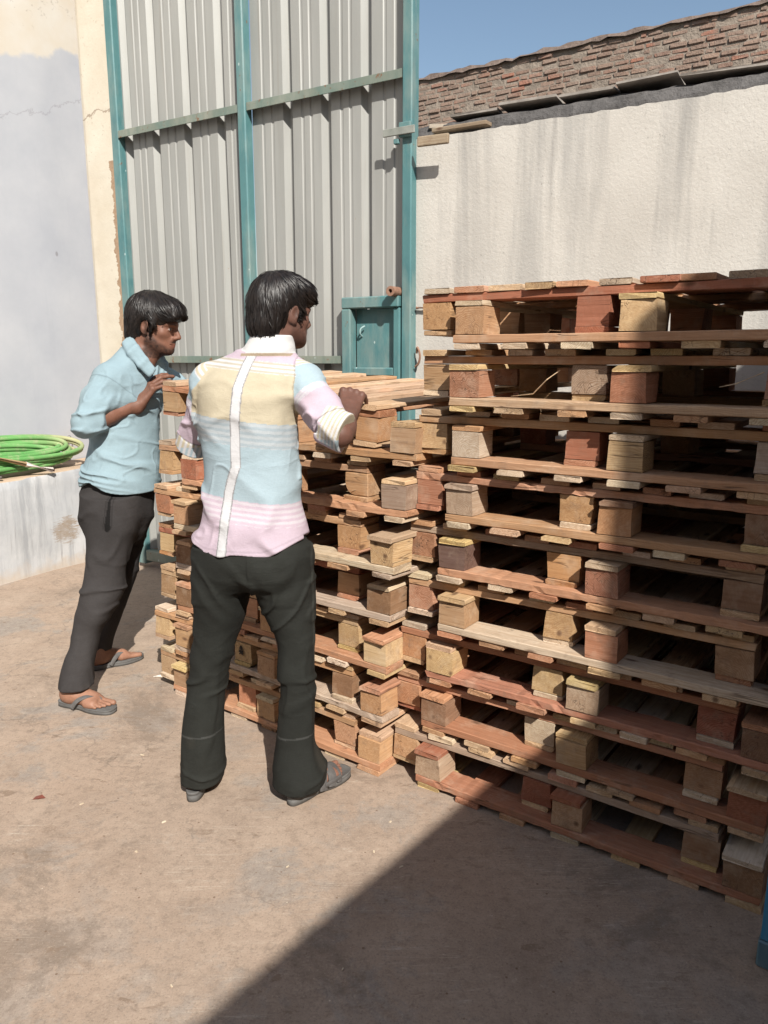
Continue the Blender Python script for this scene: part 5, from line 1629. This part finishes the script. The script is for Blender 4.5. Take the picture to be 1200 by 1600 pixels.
    rows = [(0.855, -0.418, 2.372, 0.196, 0.150), (0.885, -0.416, 2.374, 0.190, 0.145), (0.93, -0.413, 2.376, 0.176, 0.136), (1.00, -0.417, 2.380, 0.160, 0.124), (1.10, -0.419, 2.384, 0.154, 0.120), (1.20, -0.421, 2.388, 0.156, 0.122), (1.28, -0.422, 2.392, 0.161, 0.124),
            (1.35, -0.412, 2.396, 0.168, 0.122), (1.40, -0.398, 2.398, 0.160, 0.108), (1.435, -0.380, 2.398, 0.126, 0.088), (1.465, -0.360, 2.396, 0.088, 0.072)]
    torso = Field(); torso.loft(rows, yaw, 0.01)
    S.loft(rows, yaw, 0.02)
    armR = Field(); armL = Field()
    cufR0, cufR1 = at(509, 661, 2.29), at(541, 675, 2.268)
    cuff = Field(); cuff.tube(cufR0, cufR1, 0.056, 0.060)
    for F_ in (S, armR):
        F_.cone(SRr + (nb - SRr) * 0.25, SRr, 0.050, 0.066, 0.03)
        F_.cone(SRr, SRr + (ERr - SRr) * 0.74, 0.066, 0.056, 0.02)
        F_.tube(cufR0, cufR1, 0.056, 0.060, 0.004)
    cufL0, cufL1 = SLl + (ELl - SLl) * 0.86, SLl + (ELl - SLl) * 1.08
    for F_ in (S, armL):
        F_.cone(SLl + (nb - SLl) * 0.25, SLl, 0.048, 0.060, 0.03)
        F_.cone(SLl, SLl + (ELl - SLl) * 0.9, 0.060, 0.053, 0.02)
        F_.tube(cufL0, cufL1, 0.056, 0.057, 0.004)
    S.cone(nb + vec(-0.01, 0, -0.01), SRr, 0.050, 0.050, 0.03); S.cone(nb + vec(-0.02, 0, -0.01), SLl, 0.050, 0.045, 0.03)
    nk = H + M @ vec(0, -0.025, -0.05)
    col_rows = [(1.452, -0.358, 2.392, 0.088, 0.078), (1.475, -0.350, 2.394, 0.079, 0.073), (1.497, -0.344, 2.398, 0.070, 0.068), (1.515, -0.338, 2.402, 0.066, 0.066)]
    collar = Field(); collar.loft(col_rows, yaw, 0.0)
    S.loft(col_rows, yaw, 0.002)
    def sdisp(P):
        z = P[..., 2]
        big = vnoise(P * vec(5.5, 5.5, 4.0) + 1.7)
        Pw = P + 0.03 * vnoise(P * 8 + 17)[..., None]
        dg = np.stack([Pw[..., 0] * 5 - z * 6, P[..., 1] * 5, z * 6 + Pw[..., 0] * 5], -1)
        f1 = np.exp(-(vnoise(dg + 21) / 0.22) ** 2) * smoothstep(1.22, 0.95, z)
        dg2 = np.stack([Pw[..., 0] * 8 + z * 8, P[..., 1] * 6, z * 9 - Pw[..., 0] * 4], -1)
        f2 = np.exp(-(vnoise(dg2 + 4) / 0.22) ** 2) * np.exp(-((z - 1.29) / 0.09) ** 2)
        wv = crease(Pw, 11, 11, 17, 6, 0.22)
        fn = crease(Pw, 16, 16, 13, 66, 0.12) * smoothstep(-0.1, 0.35, vnoise(P * 7 + 50))
        arm = np.maximum(smoothstep(-0.27, -0.24, P[..., 0]), smoothstep(-0.565, -0.59, P[..., 0])) * smoothstep(1.42, 1.36, z) * (z > 1.08)
        fade = smoothstep(1.47, 1.44, z)
        return fade * (-0.0060 * big - 0.0120 * f1 - 0.0075 * f2 - arm * 0.0085 * wv - 0.0030 * fn + 0.004)
    S.disp(sdisp)
    def hem(P):
        q = P - np.array([-0.417, 2.375, 0], np.float32)
        lat = (q @ rgt)
        z0 = 0.872 + 0.55 * np.maximum(np.abs(lat) - 0.095, 0) ** 1.3 * 1.6 - 0.012 * (q @ fwd < 0) + 0.004 * np.sin(lat * 40)
        return z0 - P[..., 2]
    S.cut(hem, 0.004)
    V, Q = S.mesh((-0.80, 2.05, 0.82), (0.0, 2.72, 1.56), 0.0030)
    PINK, YEL, BLU, WHT = (0.505, 0.410, 0.475), (0.500, 0.440, 0.325), (0.350, 0.440, 0.485), (0.58, 0.575, 0.585)
    def stripes(x, a, b, period, duty=0.5):
        f = (x / period) % 1.0
        m = smoothstep(0, 0.12, f) * smoothstep(duty + 0.12, duty, f)
        return lerp3(a, b, m)
    def scol(V):
        t3 = V[:, None, :]
        dT = torso.eval(t3)[:, 0]; dR = armR.eval(t3)[:, 0]; dL_ = armL.eval(t3)[:, 0]; dC = collar.eval(t3)[:, 0]
        q = V - np.array([-0.418, 2.38, 0], np.float32)
        lat = q @ rgt; fw = q @ fwd
        z = V[:, 2] + 0.10 * (V[:, 0] + 0.50)
        c = np.zeros((len(V), 3), np.float32)
        G = (0.42, 0.40, 0.36)
        def band(lo, hi, fill):
            m = (z >= lo) & (z < hi); c[m] = fill[m] if isinstance(fill, np.ndarray) else fill
        band(-1, 0.975, PINK)
        band(0.965, 1.035, stripes(z, PINK, (0.56, 0.51, 0.55), 0.0165))
        band(1.035, 1.198, BLU)
        band(1.198, 1.272, stripes(z, (0.345, 0.40, 0.435), (0.43, 0.465, 0.485), 0.0175))
        band(1.272, 1.418, YEL)
        band(1.418, 1.452, stripes(z, (0.44, 0.40, 0.33), WHT, 0.0125))
        band(1.452, 9, PINK)
        # white back strip with grey piping, wandering to the left lower down
        zz = np.array([0.85, 0.93, 1.00, 1.05, 1.09, 1.13, 1.26, 1.36, 1.43, 1.48])
        xx = np.array([at(p, y, 2.27)[0] for p, y in ((346.5, 847), (349, 805), (353, 770), (356, 748), (361, 733), (368, 715), (366.5, 655), (370, 600), (382, 565), (394.5, 532))])
        sx = np.interp(V[:, 2], zz, xx)
        dx = np.abs(V[:, 0] - sx)
        back = (fw < 0.0) & (dT <= np.minimum(dR, dL_) + 0.004)
        c[back & (dx < 0.0155)] = WHT
        c[back & (dx >= 0.0130) & (dx < 0.0165)] = (0.27, 0.265, 0.27)
        # right sleeve
        for dA, a, b, cut in ((dR, SRr, ERr, 0.74), (dL_, SLl, ELl, 0.86)):
            m = (dA < dT - 0.002) & (seg_t(V, a, b) > -0.22)
            t = seg_t(V, a, b)
            s = np.zeros((len(V), 3), np.float32)
            s[:] = PINK
            k = t < -0.10; s[k] = stripes(t, YEL, WHT, 0.06)[k]
            k = (t >= -0.10) & (t < 0.26); s[k] = BLU
            k = (t >= 0.26) & (t < 0.36); s[k] = stripes(t, (0.52, 0.46, 0.54), WHT, 0.035)[k]
            k = t > cut; u = V @ unit(np.cross(b - a, (0.3, -1, 0.2)))
            s[k] = stripes(u, YEL, WHT, 0.016)[k]
            k = (t > cut) & (V[:, 2] < b[2] - 0.005); s[k] = stripes(u, BLU, WHT, 0.016)[k] * 0.97
            if dA is dR:
                kc = cuff.eval(t3)[:, 0] < 0.004
                u = (V - cufR0) @ unit(cufR1 - cufR0)
                k = t > cut; s[k] = PINK
                s[kc] = stripes(u + 0.004, YEL, WHT, 0.0125, 0.55)[kc]
                k = kc & (V[:, 2] < ERr[2] - 0.012); s[k] = stripes(u + 0.004, BLU, WHT, 0.0125)[k] * 0.97
                m = m | (kc & (dT > 0.004))
            edge = np.abs(t - cut) < 0.012
            s[edge] *= 0.62
            c[m] = s[m]
        # seams
        seam = (np.abs(dR - dT) < 0.0018) & (V[:, 2] > 1.30); c[seam] *= 0.72
        k = (dC < 0.0025) & (V[:, 2] > 1.462) & (dC < dT); c[k] = (0.60, 0.595, 0.59)
        k = (dC < 0.004) & (np.abs(V[:, 2] - 1.457) < 0.004) & (dC < dT + 0.01); c[k] = (0.34, 0.27, 0.19)
        hemz = 0.872 + 0.55 * np.maximum(np.abs(lat) - 0.095, 0) ** 1.3 * 1.6
        k = np.abs(V[:, 2] - hemz - 0.004) < 0.003; c[k] *= 0.86
        return 0.88 * c * (1 + 0.05 * vnoise(V * vec(9, 9, 9)))[:, None]
    me = np_mesh('shirt', V - off, Q, lambda X: scol(X + off)); me.materials.append(CLOTH)
    link('shirt', me, None, root)
    # sandals
    for heel, d, side, g in ((heelL, dL, -1, gL), (heelR, dR, 1, gR)):
        bm = bmesh.new(); build_sole(bm, heel, d, side, 0.034, 0.026, 1.06, 0.002)
        bmesh.ops.translate(bm, verts=bm.verts, vec=Vector((-off[0], -off[1], 0)))
        o = from_bm('sandal', bm, RUBBER, root, smooth=False)
        o.data.shade_smooth()
        for path, w, th in (([(0.098, 0.050, -0.004), (0.112, 0.036, 0.048), (0.120, 0.0, 0.062), (0.112, -0.034, 0.052), (0.104, -0.050, -0.002)], 0.030, 0.006),
                            ([(0.140, 0.051, -0.006), (0.150, 0.040, 0.030), (0.157, 0.0, 0.045), (0.152, -0.032, 0.038), (0.145, -0.049, -0.004)], 0.034, 0.006),
                            ([(0.180, 0.047, -0.008), (0.186, 0.036, 0.016), (0.196, 0.0, 0.028), (0.196, -0.030, 0.026), (0.192, -0.046, -0.006)], 0.024, 0.006),
                            ([(0.110, 0.049, 0.010), (0.150, 0.050, 0.012), (0.190, 0.044, 0.008)], 0.014, 0.006)):
            bm = bmesh.new(); strap_over(bm, g, path, w, th)
            bmesh.ops.translate(bm, verts=bm.verts, vec=Vector((-off[0], -off[1], 0)))
            o2 = from_bm('strap', bm, STRAP, o, smooth=True)

def build_hair_off(root, H, M, sc, style, seed, off):
    o = build_hair(root, H, M, sc, style, seed)
    o.location = (-float(off[0]), -float(off[1]), -float(off[2]))

# ---------- far man, in profile
def build_far():
    off = np.array([-1.18, 3.36, 0], np.float32)
    root = empty('person', off, 0, 'bearded man in a light blue shirt and dark trousers, seen side on', 'person')
    fwd = np.array([0.92, -0.39, 0], np.float32); fwd /= np.linalg.norm(fwd); lft = np.array([-fwd[1], fwd[0], 0], np.float32)
    yaw = math.atan2(lft[1], lft[0])
    sc = 1.02
    H = at(241, 508, 3.47); M = head_matrix((0.985, -0.17), 0.20, 0.0)
    def tc(px, y, Y): return at(px, y, Y)
    spec = [(772, 188, 3.37, 0.195, 0.160), (745, 189, 3.38, 0.188, 0.153), (715, 192, 3.40, 0.178, 0.140), (685, 196, 3.42, 0.172, 0.130), (650, 199, 3.44, 0.172, 0.126), (615, 202, 3.45, 0.176, 0.128), (590, 204, 3.46, 0.172, 0.118), (570, 207, 3.46, 0.150, 0.098), (556, 212, 3.46, 0.100, 0.080), (545, 216, 3.46, 0.070, 0.068)]
    rows = []
    for y, px, Y, rx, ry in spec:
        p = tc(px, y, Y); rows.append((float(p[2]), float(p[0]), float(p[1]), rx, ry))
    rows.sort()
    top = at(207, 574, 3.46)
    SR = top - lft * 0.150 + vec(0, 0, -0.055); SL = top + lft * 0.155 + vec(0, 0, -0.05)
    ER, WR = at(134, 662, 3.20), at(217, 632, 3.345)
    EL, WL = np.array([-0.90, 3.80, 1.24], np.float32), np.array([-0.76, 3.74, 1.325], np.float32)
    nb = at(212, 556, 3.46)
    heelN, dN = (-1.372, 3.046), (0.955, -0.296)
    heelF, dF = (-1.392, 3.405), (0.76, 0.65)
    hipN, hipF = at(178, 800, 3.30), at(198, 800, 3.46)
    knN, knF = at(155, 935, 3.165), at(180, 915, 3.455)
    B = Field()
    add_head(B, H, M, sc)
    B.cone(H + M @ vec(0, -0.025, -0.05), nb + vec(0, 0, -0.01), 0.054, 0.062, 0.03)
    B.cone(H + M @ vec(0, 0.03, -0.085), nb + fwd * 0.055 + vec(0, 0, -0.035), 0.026, 0.034, 0.04)
    B.loft([(r[0], r[1], r[2], r[3] * (0.72 if r[0] < 1.0 else 0.84), r[4] * (0.62 if r[0] < 1.0 else 0.82)) for r in rows], yaw, 0.03)
    B.cone(SR, ER, 0.047, 0.040, 0.02); B.cone(ER, WR, 0.043, 0.027, 0.015); B.cone(ER + (WR - ER) * 0.2, ER + (WR - ER) * 0.42, 0.044, 0.040, 0.02)
    B.cone(SL, EL, 0.047, 0.040, 0.02); B.cone(EL, WL, 0.042, 0.027, 0.015)
    kd = unit((0.50, 0.30, 0.80)); nr = np.array([-0.62, -0.62, 0.50], np.float32); nr = unit(nr - kd * (nr @ kd))
    add_hand(B, WR, kd, nr, np.cross(kd, nr), [(0.30, 0.35, 0.20), (0.40, 0.38, 0.22), (0.52, 0.40, 0.25), (0.66, 0.42, 0.25)], [(0.65, -0.55, -0.5), (0.75, -0.15, -0.6), (0.7, 0.1, -0.7)], 1.12, 0.06)
    kd2 = unit((0.8, 0.2, -0.1)); nr2 = unit((0.1, 0.0, 1.0)); nr2 = unit(nr2 - kd2 * (nr2 @ kd2))
    add_hand(B, WL, kd2, nr2, -np.cross(kd2, nr2), [(0.3, 0.3, 0.2)] * 4, [(0.7, -0.6, -0.2), (0.9, -0.2, -0.2), (0.9, 0.0, -0.2)], 1.02)
    for hp, kn, hl, d in ((hipN, knN, heelN, dN), (hipF, knF, heelF, dF)):
        ank = np.array([hl[0], hl[1], 0.12], np.float32) + unit((*d, 0)) * 0.052
        B.cone(hp, kn, 0.062, 0.045, 0.02); B.cone(kn, ank + vec(0.012, 0, 0), 0.038, 0.026, 0.02)
    gN = add_foot(B, heelN, dN, 1, 1.0, 0.020); gF = add_foot(B, heelF, dF, -1, 1.0, 0.020)
    V, Q = B.mesh((-1.55, 2.85, -0.01), (-0.55, 4.0, 1.82), 0.0036)
    def col(V):
        c = face_colour(V, H, M, (0.178, 0.084, 0.056), 0.95, sc)
        lw = smoothstep(0.30, 0.16, V[:, 2])[:, None]
        c = c * (1 - lw) + lw * np.array([0.27, 0.140, 0.092]) * (1 + 0.12 * vnoise(V * 35))[:, None]
        hand = (V[:, 2] > 1.22) & (np.linalg.norm(V - WR, axis=1) < 0.25) & (V[:, 0] > WR[0] - 0.02)
        c[hand] *= 0.90
        return c
    me = np_mesh('body', V - off, Q, lambda X: col(X + off)); me.materials.append(SKIN)
    link('body', me, None, root)
    build_hair_off(root, H, M, sc, 'far', 9, off)

    T_ = Field()
    near = [(770, 131, 222), (815, 134, 216), (852, 136, 206), (890, 134, 197), (927, 127, 192), (957, 119, 176), (990, 112, 157), (1010, 109, 153), (1028, 101, 149), (1052, 94, 146), (1066, 92, 146), (1076, 92, 145)]
    far = [(770, 172, 236), (815, 172, 231), (852, 168, 222), (890, 160, 214), (915, 156, 206), (940, 154, 197), (965, 152, 188), (1000, 140, 177), (1028, 142, 172), (1044, 143, 171)]
    T_.loft(leg_rows(near, lambda y: 3.32 - 0.285 * np.clip((y - 770) / 306, 0, 1), 1.15, 0), k=0.02)
    T_.loft(leg_rows(far, lambda y: 3.46 - 0.01 * np.clip((y - 770) / 272, 0, 1), 1.0, 0), k=0.02)
    hp = [at(x, y, Y) for x, y, Y in ((187, 845, 3.36), (186, 815, 3.36), (184, 785, 3.37), (185, 760, 3.38), (187, 735, 3.39))]
    T_.loft(sorted((float(p[2]), float(p[0]), float(p[1]), rx, ry) for p, rx, ry in zip(hp, (0.13, 0.165, 0.178, 0.175, 0.165), (0.085, 0.125, 0.140, 0.140, 0.13))), yaw, 0.03)
    T_.ell(at(160, 812, 3.33), (0.078, 0.09, 0.09), None, 0.06)
    pk0, pk1 = at(174, 772, 3.20), at(172, 824, 3.19)
    def tdisp(P):
        z = P[..., 2]
        big = vnoise(P * vec(6, 6, 3) + 13)
        Pw = P + 0.025 * vnoise(P * 9 + 60)[..., None]
        knee = np.exp(-((z - 0.46) / 0.12) ** 2) + 0.9 * np.exp(-((z - 0.12) / 0.06) ** 2)
        wr = crease(Pw, 6, 6, 18, 31, 0.2) * knee
        dg = np.exp(-(vnoise(np.stack([Pw[..., 0] * 6 - z * 6, P[..., 1] * 6, z * 8 + Pw[..., 0] * 8], -1) + 2) / 0.2) ** 2) * np.exp(-((z - 0.70) / 0.2) ** 2)
        vert = crease(Pw, 10, 10, 2.0, 18, 0.18) * smoothstep(0.75, 0.5, z)
        return -0.0060 * big - 0.0085 * wr - 0.0070 * dg - 0.004 * vert + 0.004
    T_.disp(tdisp)
    T_.cut(lambda P: (0.088 + 0.0 * P[..., 0]) - P[..., 2], 0.003)
    V, Q = T_.mesh((-1.50, 2.9, 0.02), (-0.85, 3.75, 1.0), 0.0040)
    def tcol(V):
        c = np.tile(np.array([0.040, 0.0365, 0.0360], np.float32), (len(V), 1)) * (1 + 0.22 * vnoise(V * vec(6, 6, 4)))[:, None]
        X2 = V[:, [0, 2]]; a2, b2 = pk0[[0, 2]], pk1[[0, 2]]
        t = np.clip(((X2 - a2) @ (b2 - a2)) / ((b2 - a2) @ (b2 - a2)), 0, 1)
        dd = np.linalg.norm(X2 - (a2 + (b2 - a2) * t[:, None]), axis=1)
        ny = V[:, 1] < 3.34
        c[(dd < 0.004 + 0.008 * t) & ny] *= 0.25; c[(np.abs(dd - 0.011 - 0.006 * t) < 0.002) & ny & (t > 0) & (t < 1)] *= 0.6
        dust = np.clip(vnoise(V * 12 + 7) * 1.2 - 0.3, 0, 1) * smoothstep(0.55, 0.05, V[:, 2]) * 0.25
        return c + dust[:, None] * np.array([0.10, 0.085, 0.065])
    me = np_mesh('trousers', V - off, Q, lambda X: tcol(X + off)); me.materials.append(PANTS)
    link('trousers', me, None, root)

    S = Field()
    torso = Field(); torso.loft(rows, yaw, 0.01)
    S.loft(rows, yaw, 0.02)
    cf0, cf1 = ER + (WR - ER) * -0.02, ER + (WR - ER) * 0.155
    S.cone(nb, SR, 0.055, 0.064, 0.03); S.cone(nb, SL, 0.055, 0.064, 0.03)
    S.cone(SR, SR + (ER - SR) * 0.5, 0.078, 0.068, 0.03); S.cone(SR + (ER - SR) * 0.45, ER, 0.069, 0.058, 0.02)
    S.cone(cf0, cf1, 0.057, 0.055, 0.010)
    S.cone(SL, EL, 0.074, 0.058, 0.03); S.cone(EL, EL + (WL - EL) * 0.3, 0.058, 0.054, 0.01)
    # open collar: two leaves with a bare V between them
    cN, cF = nb - lft * 0.045, nb + lft * 0.045
    S.cone(nb + fwd * 0.03 + vec(0, 0, 0.06), nb + fwd * 0.145 + vec(0, 0, -0.10), 0.058, 0.014, 0.010, 's')
    def leaf(rows_):
        for r0 in rows_:
            for a, b in zip(r0[:-1], r0[1:]): S.cone(at(*a), at(*b), 0.0125, 0.0125, 0.012)
    leaf([[(204, 529, 3.43), (213, 543, 3.375), (228, 562, 3.365), (240, 577, 3.372)], [(199, 533, 3.42), (208, 548, 3.365), (223, 567, 3.355), (237, 582, 3.365)], [(195, 537, 3.41), (203, 553, 3.355), (218, 571, 3.348), (233, 586, 3.36)]])
    leaf([[(204, 529, 3.44), (222, 536, 3.53), (243, 547, 3.56), (247, 575, 3.50)], [(243, 546, 3.57), (252, 560, 3.56), (253, 582, 3.50)], [(247, 549, 3.58), (259, 568, 3.56), (258, 588, 3.51)]])
    def sdisp(P):
        z = P[..., 2]
        big = vnoise(P * vec(5, 5, 5) + 31)
        Pw = P + 0.03 * vnoise(P * 8 + 27)[..., None]
        belly = np.exp(-((z - 0.985) / 0.085) ** 2)
        pull = np.exp(-(vnoise(np.stack([Pw[..., 0] * 4 + z * 4, P[..., 1] * 4, Pw[..., 2] * 30 + P[..., 0] * 8], -1)) / 0.2) ** 2) * belly
        dg = np.exp(-(vnoise(np.stack([Pw[..., 0] * 9 + z * 8, P[..., 1] * 8, z * 9 - Pw[..., 0] * 8], -1) + 3) / 0.2) ** 2) * np.exp(-((z - 1.28) / 0.12) ** 2)
        t = np.clip(seg_t(P, SR, ER), -1, 2)
        arm = smoothstep(0.15, 0.4, t) * smoothstep(-1.06, -1.16, P[..., 0]) * smoothstep(1.38, 1.32, z) * smoothstep(1.08, 1.14, z)
        wv = crease(Pw, 10, 10, 16, 17, 0.22)
        fn = crease(Pw, 15, 15, 17, 76, 0.12) * smoothstep(-0.1, 0.35, vnoise(P * 7 + 55))
        return smoothstep(1.48, 1.43, z) * (-0.0065 * big - 0.0115 * pull - 0.0105 * dg - 0.0085 * wv * arm - 0.0032 * fn + 0.005)
    S.disp(sdisp)
    def hem(P):
        q = P - np.array([-1.15, 3.37, 0], np.float32)
        fr = q @ fwd; la = q @ lft
        z0 = 0.900 - 0.03 * smoothstep(-0.02, 0.14, fr) - 0.004 * smoothstep(-0.05, -0.15, fr) + 0.028 * np.exp(-((fr + 0.03) / 0.05) ** 2) * smoothstep(0.05, -0.05, la)
        return z0 - P[..., 2]
    S.cut(hem, 0.004)
    V, Q = S.mesh((-1.50, 2.95, 0.83), (-0.70, 4.0, 1.56), 0.0034)
    def scol(V):
        c = np.tile(np.array([0.232, 0.315, 0.352], np.float32), (len(V), 1))
        n = vnoise(V * 7)[:, None]
        c = c * (1 + 0.05 * n)
        # grey-green sheen painted into the colour of shoulder and back
        fr = (V - np.array([-1.14, 3.42, 0], np.float32)) @ fwd
        m = (smoothstep(0.02, -0.10, fr) * smoothstep(1.12, 1.25, V[:, 2]) * 0.7)[:, None]
        c = c * (1 - m) + np.array([0.275, 0.325, 0.328]) * m
        seam = (np.abs(fr + 0.045) < 0.0022) & (V[:, 2] < 1.15) & (((V - np.array([-1.14, 3.42, 0], np.float32)) @ lft) < 0)
        c[seam] *= 0.84
        ts = seg_t(V, SR, ER); sm = np.abs(ts - 0.10) < 0.012
        c[sm & (V[:, 1] < 3.40)] *= 0.78
        return c
    me = np_mesh('shirt', V - off, Q, lambda X: scol(X + off)); me.materials.append(CLOTH)
    link('shirt', me, None, root)
    for heel, d, side, g in ((heelN, dN, 1, gN), (heelF, dF, -1, gF)):
        bm = bmesh.new(); build_sole(bm, heel, d, side, 0.024, 0.020, 1.06)
        bmesh.ops.translate(bm, verts=bm.verts, vec=Vector((-off[0], -off[1], 0)))
        o = from_bm('flip_flop', bm, RUBBER, root); o.data.shade_smooth()
        bm = bmesh.new()
        for sg in (-1, 1):
            strap_over(bm, g, [(0.192, -0.019, 0.002), (0.178, -0.017, 0.030), (0.150, sg * 0.022 - 0.006, 0.044), (0.115, sg * 0.042, 0.030), (0.088, sg * 0.047, -0.004)], 0.019, 0.0065)
        bmesh.ops.translate(bm, verts=bm.verts, vec=Vector((-off[0], -off[1], 0)))
        from_bm('thong_strap', bm, STRAP, o, smooth=True)

build_near()
build_far()
